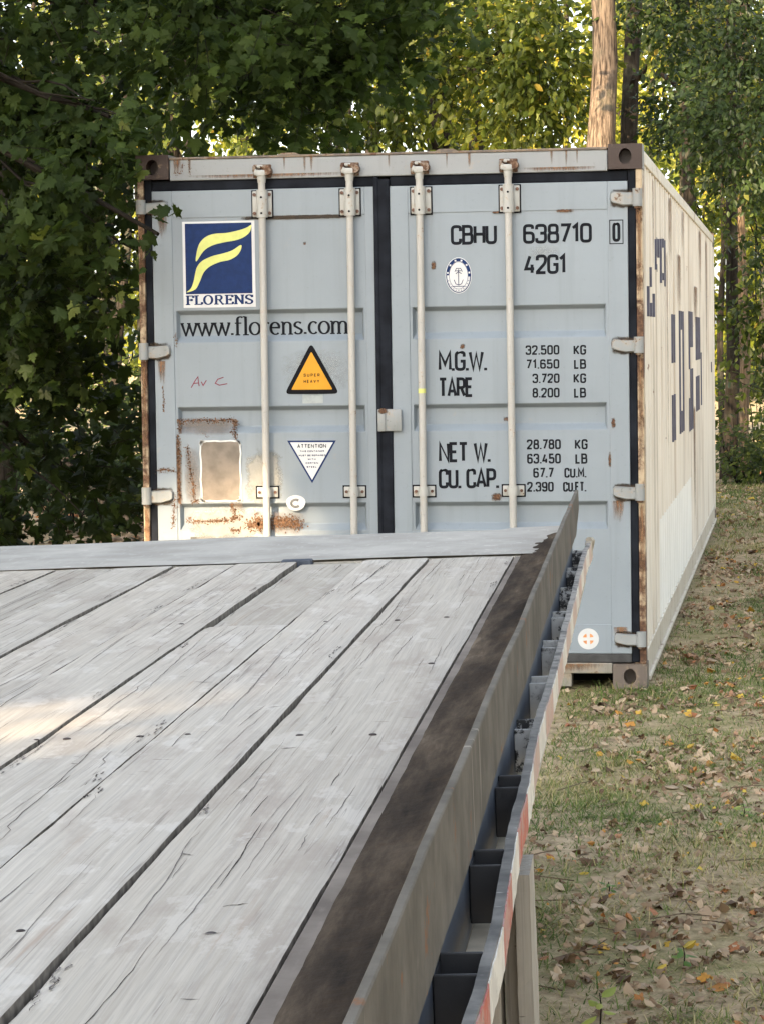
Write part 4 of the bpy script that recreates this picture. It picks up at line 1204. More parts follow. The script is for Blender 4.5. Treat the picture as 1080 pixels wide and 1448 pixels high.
def plank(x0, x1, s0, s1, seed, th=0.045, edge=0.0025, top=0.0018, name='deck_plank', mat=None, label=None, zoff=0.0, cup=0.0):
    """one plank with eroded arrises and a slightly uneven face"""
    L = s1 - s0
    n = max(8, int(L / 0.035)); m = 12
    xs = [0, 0.006 / (x1 - x0), 0.04 / (x1 - x0)] + [0.04 / (x1 - x0) + (1 - 0.08 / (x1 - x0)) * k / (m - 5) for k in range(1, m - 5)] + [1 - 0.04 / (x1 - x0), 1 - 0.006 / (x1 - x0), 1]
    vs = []; fs = []
    for i in range(n + 1):
        s = s0 + L * i / n
        el = edge * (n3(seed * 3.1, s * 2.3) + 0.8 * n3(seed * 1.7, s * 9.0) + 0.5 * n3(seed * 2.2, s * 31.0))
        er = edge * (n3(seed * 5.3, s * 2.1) + 0.8 * n3(seed * 4.1, s * 9.0) + 0.5 * n3(seed * 1.2, s * 33.0))
        a = x0 + 0.0004 + abs(el) * 0.6; b = x1 - 0.0004 - abs(er) * 0.6
        dl = 0.002 + 0.005 * max(0, n3(seed, s * 3.0, 4)); dr = 0.002 + 0.005 * max(0, n3(seed, s * 3.0, 9))
        row = [(a, s, -th)]
        for k, u in enumerate(xs):
            x = a + (b - a) * u
            z = top * (n3(x * 9, s * 1.3, seed) + 0.5 * n3(x * 45, s * 4, seed)) + zoff + cup * (2 * u - 1) ** 2
            if k == 0: z -= dl
            if k == 1: z -= dl * 0.25
            if k == len(xs) - 1: z -= dr
            if k == len(xs) - 2: z -= dr * 0.25
            if i in (0, n): z -= 0.002
            row.append((x, s + (0.003 * n3(x * 20, seed) if i in (0, n) else 0), z))
        row.append((b, s, -th))
        w_ = len(row)
        vs += row
        if i:
            for k in range(w_ - 1):
                p = (i - 1) * w_ + k; q_ = i * w_ + k
                fs.append((p, p + 1, q_ + 1, q_))
    w_ = len(xs) + 2
    fs.append(tuple(range(w_ - 1, -1, -1)))
    fs.append(tuple(n * w_ + k for k in range(w_)))
    mb = MB(); mb.add(vs, fs)
    o = mb.build(name, mat or M['wood'], tr, label, smooth='auto')
    # drying checks and scars, part of the plank: hair-thin dark slits that wander along the grain
    def zt(x, s): 
        u = (x - x0) / (x1 - x0)
        return top * (n3(x * 9, s * 1.3, seed) + 0.5 * n3(x * 45, s * 4, seed)) + zoff + cup * (2 * u - 1) ** 2 + 0.0006
    R = random.Random(int(seed * 100) + 5)
    cv = []; cf = []; cm = []
    W = x1 - x0
    def slit(pts, wd, m):
        b0 = len(cv); k = len(pts)
        for i, (x, s) in enumerate(pts):
            h = wd * (math.sin(math.pi * (i + 0.25) / (k - 0.5)) ** 0.6) * (0.55 + 0.6 * R.random())
            d = (pts[min(i + 1, k - 1)][0] - pts[max(i - 1, 0)][0], pts[min(i + 1, k - 1)][1] - pts[max(i - 1, 0)][1])
            l_ = math.hypot(*d) or 1
            nx_, ny_ = -d[1] / l_, d[0] / l_
            for q_ in (-h, h):
                X, Y = x + nx_ * q_, s + ny_ * q_
                cv.append((X, Y, zt(X, Y)))
        for i in range(k - 1):
            p = b0 + 2 * i
            cf.append((p, p + 1, p + 3, p + 2)); cm.append(m)
    for c in range(int(L * W * 40)):
        x = x0 + W * (0.06 + 0.88 * R.random()); s = s0 + 0.03 + (L - 0.2) * R.random()
        ln = (0.12 + 1.3 * R.random() ** 2.0); k = max(6, int(ln / 0.025)); pts = []
        dr = R.uniform(-0.03, 0.03)
        for i in range(k):
            pts.append((min(x1 - 0.008, max(x0 + 0.008, x)), s)); s += ln / k; x += dr * ln / k + R.gauss(0, 0.0007) + (R.gauss(0, 0.004) if R.random() < 0.025 else 0)
            if s > s1 - 0.02: break
        if len(pts) > 4: slit(pts, R.uniform(0.00025, 0.0009), 0 if R.random() < 0.28 else 1)
    for c in range(int(L * W * 11)):
        x = x0 + W * (0.12 + 0.7 * R.random()); s = s0 + 0.05 + (L - 0.1) * R.random(); ln = R.uniform(0.008, 0.035); an = R.gauss(0.15, 0.35)
        pts = [(min(x1 - 0.006, x + ln * i / 5 * math.cos(an)), s + ln * i / 5 * math.sin(an) + R.gauss(0, 0.0012)) for i in range(6)]
        slit(pts, R.uniform(0.0006, 0.0022), 0 if R.random() < 0.4 else 1)
    # ragged splintering beside some seams
    for c in range(int(L * 1.0)):
        s = s0 + L * R.random(); side = R.random() < 0.5
        for j in range(R.randint(4, 12)):
            x = (x0 + 0.004 + 0.012 * R.random()) if side else (x1 - 0.004 - 0.012 * R.random())
            s += R.uniform(0.004, 0.03)
            if s > s1 - 0.05: break
            slit([(x + R.gauss(0, 0.001), s + 0.005 * i) for i in range(6)], R.uniform(0.0005, 0.002), 0 if R.random() < 0.15 else 1)
    me = o.data
    nv0 = len(me.vertices); base = [v.co[:] for v in me.vertices]; bf = [tuple(p.vertices) for p in me.polygons]
    sm = [p.use_smooth for p in me.polygons]
    m2 = bpy.data.meshes.new(name); m2.from_pydata(base + cv, [], bf + [tuple(nv0 + i for i in f) for f in cf]); m2.update()
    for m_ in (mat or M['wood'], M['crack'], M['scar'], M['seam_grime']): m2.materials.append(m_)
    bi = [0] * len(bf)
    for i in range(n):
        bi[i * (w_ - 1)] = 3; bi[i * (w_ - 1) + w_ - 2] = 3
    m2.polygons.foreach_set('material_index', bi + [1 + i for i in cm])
    m2.polygons.foreach_set('use_smooth', sm + [False] * len(cf))
    try: m2.set_sharp_from_angle(angle=math.radians(35))
    except Exception: pass
    o.data = m2
    return o

EDG = [-0.373, -0.596, -0.767, -0.941, -1.108, -1.273, -1.437, -1.592, -1.757, -1.922, -2.087, -2.252, -2.42]
for i in range(len(EDG) - 1):
    xr, xl = EDG[i], EDG[i + 1]
    gap = (0.002, 0.0036, 0.0026, 0.0032, 0.004, 0.004, 0.0045, 0.0045, 0.003, 0.003, 0.003, 0.003, 0.003)
    a, b = xl + gap[i + 1] / 1.0, xr - gap[i] * 0.4
    if i == 2:
        plank(a, b, S0, 5.79, 13.0)
        plank(a + 0.003, b - 0.003, 5.80, S1 - 0.02, 17.0, edge=0.007, zoff=-0.006, label='paler short plank with torn edge by the end plate', mat=None)
    elif i == 7:
        plank(a, b, S0, 3.6, 21.0); plank(a, b, 3.61, S1, 25.0)
    else:
        plank(a, b, S0, S1 - (0.012 if i == 0 else 0.0) - 0.006 * (i % 3), 3.0 + 2.7 * i, cup=(0.002 if i % 2 else -0.001))

# bolts sunk in the planks
BO = [(-0.947, 4.182), (-0.901, 4.188), (-0.789, 4.191), (-0.717, 4.200), (-0.541, 4.162), (-0.43, 4.15), (-1.04, 4.18), (-1.17, 4.19), (-1.32, 4.19), (-0.662, 2.81), (-0.54, 5.79), (-0.44, 5.82), (-0.69, 5.80), (-0.46, 2.78), (-1.00, 5.84), (-0.83, 2.80), (-0.41, 5.02)]
for i, (x, s) in enumerate(BO):
    mb = MB()
    mb.tube([(x, s, -0.012), (x, s, 0.0006), (x, s, 0.0016)], [0.0062, 0.0062, 0.0035] if i % 3 else [0.005, 0.005, 0.003], 10)
    mb.build('deck_bolt', M['nail'], tr)

# joists below, main beams
mb = MB()
for k in range(18):
    s = -1.4 + k * 0.57
    mb.box(-2.42, -0.30, s, s + 0.06, -0.145, -0.050)
mb.build('cross_joist', M['beam_black'], tr)
for x in (-0.86, -1.84):
    MB().box(x - 0.06, x + 0.06, S0, 8.2, -0.46, -0.150, 0.006).build('main_beam', M['beam_black'], tr)

# grey steel strip along the deck edge with mud caked against the side plate
MB().box(-0.3715, -0.2475, S0, 7.36, -0.06, -0.004, 0.003).build('edge_strip', M['strip_steel'], tr)
nS = 300; vs = []; fs = []; cols = 9
for i in range(nS + 1):
    s = S0 + (8.05 - S0) * i / nS
    lo = float(np.interp(s, [2.4, 3.0, 4.0, 8.0], [-.350, -.354, -.357, -.358])) + 0.0025 * n3(s * 0.9, 3.3) + 0.0012 * n3(s * 8.0, 7.1) + 0.0010 * n3(s * 30, 1.2)
    ph = (s - 0.28) / 0.57
    bead = 0.0055 * math.exp(-((ph - round(ph)) * 9) ** 2)
    for k in range(cols):
        u = k / (cols - 1)
        x = lo + (-0.2450 - lo) * u
        z = -0.0015 + 0.018 * u ** 1.6 * (0.8 + 0.6 * n3(s * 3.0, x * 12, 2)) + 0.003 * n3(s * 11, x * 40, 5) * min(1, u * 4) + bead * u
        if k == 0: z = -0.0042
        vs.append((x, s, z))
    if i:
        for k in range(cols - 1):
            p = (i - 1) * cols + k; q_ = i * cols + k
            fs.append((p, p + 1, q_ + 1, q_))
mb = MB(); mb.add(vs, fs); mb.build('caked_mud', M['dirt'], tr, 'dark brown mud caked along the side plate', smooth=True)

# end plate: worn steel, far lip rolled and wavy
vs = []; fs = []; nx, ny = 90, 16
for i in range(nx + 1):
    x = -2.45 + (2.45 - 0.256) * i / nx
    lip = 8.36 + 0.05 * n3(x * 1.3, 5.0) + 0.012 * n3(x * 6, 2.0) + (0.10 if x > -0.46 else 0.0) * min(1, (x + 0.46) / 0.04)
    for k in range(ny + 1):
        u = k / ny
        s = 7.385 + (lip - 7.385) * u
        z = 0.001 + 0.003 * n3(x * 2.2, s * 2.0, 3) + 0.012 * max(0, u - 0.3) * (0.6 + n3(x * 0.9, 1.0, 8))
        if u > 0.86: z -= 0.5 * (u - 0.86) ** 1.4 * 0.9
        vs.append((x, s, z))
    w_ = ny + 1
    if i:
        for k in range(ny):
            p = (i - 1) * w_ + k; q_ = i * w_ + k
            fs.append((p, q_, q_ + 1, p + 1))
mb = MB(); mb.add(vs, fs)
mb.box(-2.45, -0.256, 7.387, 7.397, -0.06, -0.005)
mb.box(-2.45, -0.256, 8.20, 8.24, -0.20, -0.03)
mb.build('end_plate', M['end_steel'], tr, smooth='auto')
mb = MB(); mb.box(-0.985, -0.905, 7.345, 7.384, -0.02, 0.006, 0.003); mb.build('stake_slot', M['beam_black'], tr)

# upright side plate
nS = 120; vs = []; fs = []
for i in range(nS + 1):
    s = S0 + (8.62 - S0) * i / nS
    zt = 0.090 + 0.0025 * n3(s * 2, 9.0) + 0.0015 * n3(s * 13, 4.0)
    zb = float(np.interp(s, [0, 2.6, 3.1, 3.7, 4.2, 5.8, 8.1], [-.036, -.036, -.036, -.026, -.018, -.012, -.018])) + 0.003 * n3(s * 2.3, 1.0) + 0.003 * n3(s * 15, 2.0)
    xo = 0.002 * n3(s * 1.1, 6.0)
    if s > 8.2:
        zb = -0.018 + (s - 8.2) * 0.12
    vs += [(-0.2335 + xo, s, zb), (-0.2335 + xo, s, zt - 0.002), (-0.2350 + xo, s, zt), (-0.2425 + xo, s, zt), (-0.2440 + xo, s, zt - 0.002), (-0.2440 + xo, s, zb)]
    if i:
        for k in range(6):
            p = (i - 1) * 6 + k; q_ = i * 6 + k; p2 = (i - 1) * 6 + (k + 1) % 6; q2 = i * 6 + (k + 1) % 6
            fs.append((p, p2, q2, q_))
fs.append((0, 1, 2, 3, 4, 5)); fs.append(tuple(nS * 6 + k for k in range(5, -1, -1)))
mb = MB(); mb.add(vs, fs); mb.build('side_plate', M['plate_steel'], tr, 'grey steel plate standing along the deck edge', smooth='auto')

# side channel behind it, with its lower ledge
mb = MB()
mb.box(-0.262, -0.2482, S0, 8.15, -0.24, -0.063, 0.002)
mb.build('side_channel', M['beam_black'], tr)
mb = MB(); mb.box(-0.2475, -0.2425, S0, 8.10, -0.137, -0.008, 0.001); mb.build('channel_web', M['beam_black'], tr)
MB().box(-0.2415, -0.207, S0, 8.1, -0.143, -0.137, 0.001).build('lower_ledge', M['ledge'], tr, 'dusty tan ledge below the stake pockets')

def rail_x(s):
    base = np.interp(s, [-2, 2.6, 3.0, 3.55, 4.0, 4.4, 5.2, 6.3, 7.85, 8.7], [-.192, -.192, -.189, -.198, -.200, -.206, -.203, -.204, -.208, -.200])
    return float(base) + 0.0018 * n3(s * 4, 2.5) + 0.0012 * n3(s * 17, 2.5)

# stake pockets
PO = [-0.01 - 0.57 * 2 + 0.57 * k for k in range(0, 16)]
PO = [2.822 + 0.5785 * k for k in range(-7, 10) if 2.822 + 0.5785 * k < 8.05]
for k, s in enumerate(PO):
    far = s > 5.9
    for part in (0,):
        mb = MB()
        j = 0.004 * n3(s * 5, 1)
        xr = rail_x(s) - 0.0065
        mb.box(-0.2420, xr, s, s + 0.006, -0.128 - j, -0.056 + j, 0.0015)
        mb.box(-0.2420, rail_x(s + 0.092) - 0.0065, s + 0.090, s + 0.096, -0.128 + j, -0.054 - j, 0.0015)
        mb.box(-0.2418, -0.2408, s + 0.003, s + 0.093, -0.124, -0.062)
        mat = M['pocket_spat'] if s > 6.0 or 4.4 < s < 4.8 else (M['pocket_dust'] if s > 4.9 else M['pocket_black'])
        lab = 'stake pocket speckled with white paint' if mat is M['pocket_spat'] else ('stake pocket grey with dust' if mat is M['pocket_dust'] else 'clean black stake pocket')
        mb.build('stake_pocket', mat, tr, lab)

# rub rail: flat bar bent by knocks, with worn red and white tape
def bar(name, s0, s1, zt, zb, off0, off1, mat, step=0.03, jag=0.0, label=None):
    n = max(3, int((s1 - s0) / step)); vs = []; fs = []
    for i in range(n + 1):
        s = s0 + (s1 - s0) * i / n
        x = rail_x(s)
        za = zt + 0.0015 * n3(s * 6, 7.7) + jag * n3(s * 40, 1.1); zc = zb + 0.002 * n3(s * 5, 3.3) + jag * n3(s * 43, 5.1)
        vs += [(x + off0, s, zc), (x + off0, s, za), (x + off1, s, za), (x + off1, s, zc)]
        if i:
            for k in range(4):
                p = (i - 1) * 4 + k; q_ = i * 4 + k; p2 = (i - 1) * 4 + (k + 1) % 4; q2 = i * 4 + (k + 1) % 4
                fs.append((p, p2, q2, q_))
    fs.append((0, 1, 2, 3)); fs.append(tuple(n * 4 + k for k in (3, 2, 1, 0)))
    mb = MB(); mb.add(vs, fs)
    return mb.build(name, mat, tr, label)
bar('rub_rail', S0, 8.35, -0.053, -0.108, -0.006, 0.006, M['rail_grey'])
s = -1.5; k = 0
while s < 8.2:
    L_ = 0.30 if k % 2 == 0 else 0.27
    bar('reflective_tape', s, s + L_ - 0.004, -0.0575, -0.1055, 0.0056, 0.0074, (M['tape_red'] if s < 4.0 else M['tape_pale']) if k % 2 == 0 else M['tape_white'], 0.012, 0.0022, ('worn red strip of tape' if s < 4.0 else 'red tape bleached to a dull pink') if k % 2 == 0 else 'worn white strip of tape')
    s += L_; k += 1
# torn end of the rail
mb = MB()
mb.box(-0.212, -0.193, 8.352, 8.46, -0.100, -0.050, 0.004)
mb.tube([(-0.202, 8.40, -0.048), (-0.198, 8.47, -0.056), (-0.200, 8.50, -0.085)], [0.010, 0.013, 0.008], 7)
mb.build('rail_end', M['ledge'], tr)

# running gear under the middle (dual wheels on two axles)
def wheel(x, s, z):
    mb = MB(); prof = [(0.26, -0.10), (0.36, -0.115), (0.40, -0.09), (0.405, 0.0), (0.40, 0.09), (0.36, 0.115), (0.26, 0.10)]
    n = 36; vs = []; fs = []
    for r, dx in prof:
        for k in range(n):
            a = 2 * math.pi * k / n
            vs.append((x + dx, s + r * math.cos(a), z + r * math.sin(a)))
    for i in range(len(prof) - 1):
        for k in range(n):
            j = (k + 1) % n
            fs.append((i * n + k, i * n + j, (i + 1) * n + j, (i + 1) * n + k))
    mb.add(vs, fs)
    wh = mb.build('wheel', M['tyre'], tr, smooth='auto')
    mb = MB(); mb.tube([(x - 0.09, s, z), (x + 0.03, s, z), (x + 0.05, s, z)], [0.262, 0.20, 0.10], 28); mb.build('rim', M['steel'], wh, smooth='auto')
GZ = 0.405 - 1.075
for s in (2.2, 3.35):
    zc = GZ + 0.02
    for x in (-0.66, -2.05): wheel(x, s, zc + (x + 0.66) * -0.024)
    MB().tube([(-2.05, s, zc + 0.03), (-0.66, s, zc)], 0.055, 14).build('axle', M['beam_black'], tr)

# three weathered boards standing on edge against the rail, feet on the ground
for i, (xa, xb, s, wd, mat) in enumerate(((-0.209, -0.1885, 3.80, 0.15, M['wood_post']), (-0.2300, -0.2115, 3.86, 0.13, M['wood_post']), (-0.2465, -0.2330, 3.78, 0.12, M['wood_post']))):
    nm = ('outermost', 'middle', 'innermost')[i]
    mb = MB(); n = 40; vs = []; fs = []
    z0, z1 = -1.083, -0.148 - 0.01 * i
    for k in range(n + 1):
        z = z0 + (z1 - z0) * k / n
        e = 0.0012 * n3(z * 8, i * 3.3) + 0.0008 * n3(z * 40, i)
        f = 0.0012 * n3(z * 9, i * 5.3) + 0.0008 * n3(z * 37, i + 8)
        vs += [(xa + e, s + f, z), (xb + f, s + e, z), (xb - e, s + wd + f, z), (xa - f, s + wd + e, z)]
        if k:
            for q_ in range(4):
                p = (k - 1) * 4 + q_; r = k * 4 + q_; p2 = (k - 1) * 4 + (q_ + 1) % 4; r2 = k * 4 + (q_ + 1) % 4
                fs.append((p, p2, r2, r))
    fs.append((0, 1, 2, 3)); fs.append((n * 4 + 3, n * 4 + 2, n * 4 + 1, n * 4))
    mb.add(vs, fs)
    o = mb.build('wooden_board', mat)
    o.matrix_world = Tm
    tag(o, '%s of the grey weathered boards standing under the trailer rail' % nm, 'board', 'boards standing against the trailer side')

# ------------------------------------------------------------------ ground
def gz(x, y):
    return 0.03 * n3(x * 0.35, y * 0.35, 3.0) + 0.015 * n3(x * 1.6, y * 1.6, 7.0) - 0.02 + (0.0 if y < 14 else 0.002 * (y - 14))
def ground_mesh():
    xs = list(np.arange(-8, 0, 0.35)) + list(np.arange(0, 4, 0.09)) + list(np.arange(4, 10.1, 0.5))
    ys = list(np.arange(-12, 20, 0.12)) + list(np.arange(20, 40, 0.5))
    xs = [-400, -60, -20] + xs + [20, 60, 400]
    ys = [-400, -60, -25] + ys + [45, 80, 400]
    vs = []; fs = []
    for y in ys:
        for x in xs:
            k = 1.0 if (-8 <= x <= 10 and -12 <= y <= 40) else 0.0
            vs.append((x, y, gz(x, y) * k + 0.012 * k * n3(x * 6, y * 6, 1) + 0.006 * k * n3(x * 17, y * 17, 2)))
    w_ = len(xs)
    for j in range(len(ys) - 1):
        for i in range(w_ - 1):
            fs.append((j * w_ + i, j * w_ + i + 1, (j + 1) * w_ + i + 1, (j + 1) * w_ + i))
    me = bpy.data.meshes.new('ground'); me.from_pydata(vs, [], fs); me.update()
    me.polygons.foreach_set('use_smooth', [True] * len(fs))
    o = link('ground', me, M['ground']); o['kind'] = 'structure'; o['label'] = 'trodden earth with thin grass'
ground_mesh()

def gz_np(x, y): return np.array([gz(float(a), float(b)) + 0.012 * n3(a * 6, b * 6, 1) for a, b in zip(x, y)])

# ------------------------------------------------------------------ leaves
half = [(0.0, 0.0), (.10, -.07), (.24, .00), (.42, -.02), (.36, .12), (.44, .24), (.60, .40), (.46, .44), (.42, .56), (.27, .50), (.20, .56), (.26, .72), (.15, .76), (.10, .88), (0.0, 1.06)]
mp = half + [(-x, y) for x, y in half[-2:0:-1]]
MAPLE = (np.array([(0.0, .34, 0.045)] + [(x, y, -0.10 * abs(x) + 0.05 * math.sin(9 * y + 5 * x)) for x, y in mp]), [(0, i + 1, (i + 1) % len(mp) + 1) for i in range(len(mp))])
OVAL = (np.array([(0, 0, 0), (.20, .22, -.05), (.27, .48, -.07), (.16, .78, -.06), (0, 1.0, -.03), (-.16, .78, -.06), (-.27, .48, -.07), (-.20, .22, -.05), (0, .5, .02)]), [(8, i, (i + 1) % 8) for i in range(8)])
DIA = (np.array([(0, 0, 0), (.30, .42, -.06), (0, 1, 0), (-.30, .42, -.06)]), [(0, 1, 2), (0, 2, 3)])

def frames(nrm, drv):
    nrm = nrm / np.linalg.norm(nrm, axis=1, keepdims=True)
    t = drv - (drv * nrm).sum(1, keepdims=True) * nrm
    t /= np.maximum(np.linalg.norm(t, axis=1, keepdims=True), 1e-6)
    b = np.cross(t, nrm)
    return b, t, nrm

def leaf_mesh(name, tpl, pos, nrm, drv, size, tint):
    V, F = tpl
    b, t, n = frames(nrm, drv)
    P = pos[:, None, :] + size[:, None, None] * (V[None, :, 0, None] * b[:, None] + V[None, :, 1, None] * t[:, None] + V[None, :, 2, None] * n[:, None])
    N, k = len(pos), len(V)
    fl = np.array(F)
    faces = (fl[None] + (np.arange(N) * k)[:, None, None]).reshape(-1)
    return np_mesh(name, P.reshape(-1, 3), faces, np.full(N * len(F), fl.shape[1]), {'tint': np.repeat(tint, k)})

def unit(n): 
    v = rng.normal(size=(n, 3)); return v / np.linalg.norm(v, axis=1, keepdims=True)

CAMv = np.array(CAM)
def crown(blobs, leaf, per_twig=10, face=(-0.1, -0.75, 0.55), tint0=0.45, tintv=0.22, spread=0.55):
    """twigs scattered through ellipsoids; returns leaf arrays and twig lines.
    blob: (centre, radii, twigs, tint shift)"""
    P = []; Nn = []; D = []; S = []; T = []; twigs = []
    for (c, r, n, ts) in blobs:
        c = np.array(c, float); r = np.array(r, float)
        u = unit(n) * (rng.random(n)[:, None] ** 0.45)
        # clump: pull towards a few cluster centres so gaps stay open
        k = max(3, n // 14)
        cl = unit(k) * (rng.random(k)[:, None] ** 0.4)
        idx = rng.integers(0, k, n)
        u = cl[idx] * 0.72 + u * 0.42
        o = c + u * r
        out = u / np.maximum(np.linalg.norm(u, axis=1, keepdims=True), 1e-3)
        d = out * 0.7 + unit(n) * 0.6 + np.array([0, 0, -0.25])
        d /= np.linalg.norm(d, axis=1, keepdims=True)
        ln = leaf * (3.2 + 2.2 * rng.random(n))
        e = o + d * ln[:, None]
        cs = rng.normal(0, 0.5, k)[idx]
        for i in range(n): twigs.append((o[i], e[i]))
        m = per_twig
        f = np.linspace(0.08, 1.0, m)
        pp = o[:, None] + (e - o)[:, None] * f[None, :, None]
        pp = pp + rng.normal(0, leaf * 0.35, pp.shape)
        pp = pp.reshape(-1, 3)
        nn = np.array(face)[None] * np.ones((len(pp), 1)) + unit(len(pp)) * spread
        dd = np.repeat(d, m, 0) * 0.5 + unit(len(pp)) * 0.6 + np.array([0, 0, -0.55])
        P.append(pp); Nn.append(nn); D.append(dd)
        S.append(leaf * (0.55 + 0.65 * rng.random(len(pp))))
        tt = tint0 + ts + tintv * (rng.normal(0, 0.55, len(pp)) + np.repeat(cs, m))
        odd = rng.random(len(pp)) < 0.012
        tt[odd] = 0.97
        T.append(np.clip(tt, 0, 1))
    return np.concatenate(P), np.concatenate(Nn), np.concatenate(D), np.concatenate(S), np.concatenate(T), twigs

def twig_mesh(mb, twigs, r0=0.004, every=1):
    for a, b in twigs[::every]:
        mid = (a + b) / 2 + rng.normal(0, 0.02, 3)
        mb.tube([a, mid, b], [r0, r0 * 0.7, r0 * 0.35], 4, False)

def wobble(a, b, n, amp, seed):
    a = Vector(a); b = Vector(b); out = []
    for i in range(n + 1):
        u = i / n; k = math.sin(math.pi * u)
        out.append(a.lerp(b, u) + Vector((n3(seed, u * 3, 1), n3(seed, u * 3, 2), n3(seed, u * 3, 3))) * amp * (0.3 + k))
    return out

def tree(name, label, cat, base, top, r, blobs, leaf, mat, tpl, barkm='bark', group=None, per_twig=10, tint0=0.45, tintv=0.26, limbs=True, face=(-0.1, -0.6, 0.6), twig_every=2, extra_limbs=(), bump=0.0, spread=0.9, low=0.35):
    bz = gz(*base) - 0.06
    root = empty(name, (base[0], base[1], bz))
    tag(root, label, cat, group)
    inv = Vector((-base[0], -base[1], -bz))
    sd = base[0] * 3.3 + base[1]
    path = wobble((base[0], base[1], bz), top, 22, r * 1.3, sd)
    rad = [r * (1.0 - 0.55 * i / 22) * (1 + 0.35 * math.exp(-i * 0.9)) for i in range(23)]
    mb = MB(); n = 20
    mb.tube(path, rad, n)
    mb.v = [tuple(Vector(v) + inv + Vector((n3(v[0] * 9, v[1] * 9, v[2] * 1.5), n3(v[0] * 9, v[1] * 9, v[2] * 1.5 + 7), 0)) * r * 0.14 + Vector((n3(v[2] * 1.3, base[0], 1), n3(v[2] * 1.3, base[0], 9), 0)) * r * 0.12) for v in mb.v]
    tk = mb.build('trunk', M[barkm], root, smooth=True)
    mb = MB()
    if limbs:
        for i, (c, rr, nn, ts) in enumerate(blobs):
            f = low + (0.9 - low) * min(1, max(0, (c[2] - 1.0) / max(top[2] - 1.0, 0.1))) * 0.8
            s = Vector(path[int(f * 22)])
            w0 = rad[int(f * 22)] * 0.30
            p = wobble(s, (c[0], c[1] + 0.35 * rr[1], c[2]), 8, 0.18, i * 1.7 + sd)
            mb.tube(p, [w0 * (1 - 0.75 * k / 8) for k in range(9)], 7, False)
            for j in range(4):
                e = Vector(c) + Vector(unit(1)[0] * np.array(rr) * 0.6)
                if abs(e.x) < 1.35 and e.z < 2.75 and -1 < e.y < 12.3: continue
                q_ = wobble(p[4 + j % 4], e, 5, 0.10, j * 2.1 + i + sd)
                mb.tube(q_, [w0 * 0.28 * (1 - 0.7 * k / 5) for k in range(6)], 5, False)
    for a, b, w0 in extra_limbs:
        p = wobble(a, b, 8, 0.08, w0 * 91 + sd)
        mb.tube(p, [w0 * (1 - 0.6 * k / 8) for k in range(9)], 8)
    P, Nn, D, S, T, tw = crown(blobs, leaf, per_twig, face, tint0, tintv, spread)
    # nothing grows inside the container or across its doors (one twig excepted)
    def clear(p): return ~((np.abs(p[:, 0]) < 1.30) & (p[:, 1] > -0.9) & (p[:, 1] < 12.3) & (p[:, 2] < 2.66)) | ((np.abs(p - np.array([-1.03, -0.36, 2.16])) < np.array([0.11, 0.10, 0.20])).all(1)) | ((p[:, 0] < -1.10) & (p[:, 1] < -0.15) & (p[:, 2] > 2.42))
    kk = clear(P); P, Nn, D, S, T = P[kk], Nn[kk], D[kk], S[kk], T[kk]
    kt = clear(np.array([b for a, b in tw])) & clear(np.array([a for a, b in tw])); tw = [t_ for t_, k_ in zip(tw, kt) if k_]
    twig_mesh(mb, tw, leaf * 0.035, twig_every)
    mb.v = [tuple(Vector(v) + inv) for v in mb.v]
    mb.build('branches', M['twig'] if barkm != 'bark_pale' else M['bark_pale'], root)
    me = leaf_mesh('crown', tpl, P + np.array(inv), Nn, D, S, T)
    link('crown', me, M[mat], root)
    return root

WOODS = 'trees of the wood behind the container'
# big maple whose low branches hang beside and over the door end
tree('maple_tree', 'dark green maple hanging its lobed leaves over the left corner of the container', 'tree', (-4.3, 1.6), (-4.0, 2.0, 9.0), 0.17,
     [((-2.15, 0.9, 3.3), (0.95, 1.2, 0.75), 270, 0.0), ((-1.95, 1.0, 2.1), (0.62, 1.0, 0.75), 190, -0.08), ((-2.2, 1.6, 1.0), (0.70, 1.1, 0.7), 110, -0.16),  # low clumps tinted darker, standing in for their shade
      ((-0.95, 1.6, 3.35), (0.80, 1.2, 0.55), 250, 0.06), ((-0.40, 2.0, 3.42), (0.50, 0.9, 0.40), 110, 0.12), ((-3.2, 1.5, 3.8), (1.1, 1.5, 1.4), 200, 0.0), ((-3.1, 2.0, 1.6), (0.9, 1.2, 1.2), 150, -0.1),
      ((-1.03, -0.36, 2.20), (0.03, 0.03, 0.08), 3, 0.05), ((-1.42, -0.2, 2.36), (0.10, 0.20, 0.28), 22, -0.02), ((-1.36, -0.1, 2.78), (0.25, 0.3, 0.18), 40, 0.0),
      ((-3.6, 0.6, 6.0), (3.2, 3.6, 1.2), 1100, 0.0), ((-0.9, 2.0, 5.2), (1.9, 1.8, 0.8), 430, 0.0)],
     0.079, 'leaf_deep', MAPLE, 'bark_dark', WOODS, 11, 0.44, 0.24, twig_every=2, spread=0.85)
# second dark tree further back on the left
tree('beech_tree', 'dense dark tree standing in the gloom behind the left side of the container', 'tree', (-4.6, 9.2), (-4.4, 9.0, 9.0), 0.13,
     [((-3.6, 8.6, 4.2), (1.5, 1.3, 1.1), 150, 0.0), ((-3.3, 8.8, 2.4), (1.3, 1.2, 1.1), 110, -0.1), ((-2.2, 8.2, 4.6), (1.2, 1.1, 0.9), 120, 0.05), ((-4.9, 9.6, 3.2), (1.1, 1.2, 2.0), 90, 0.0), ((-3.9, 9.4, 1.1), (0.9, 1.2, 0.6), 45, -0.2), ((-5.0, 9.6, 6.6), (1.6, 1.6, 1.2), 110, 0)],
     0.11, 'leaf_deep', OVAL, 'bark_dark', WOODS, 11, 0.36, 0.2, twig_every=3)
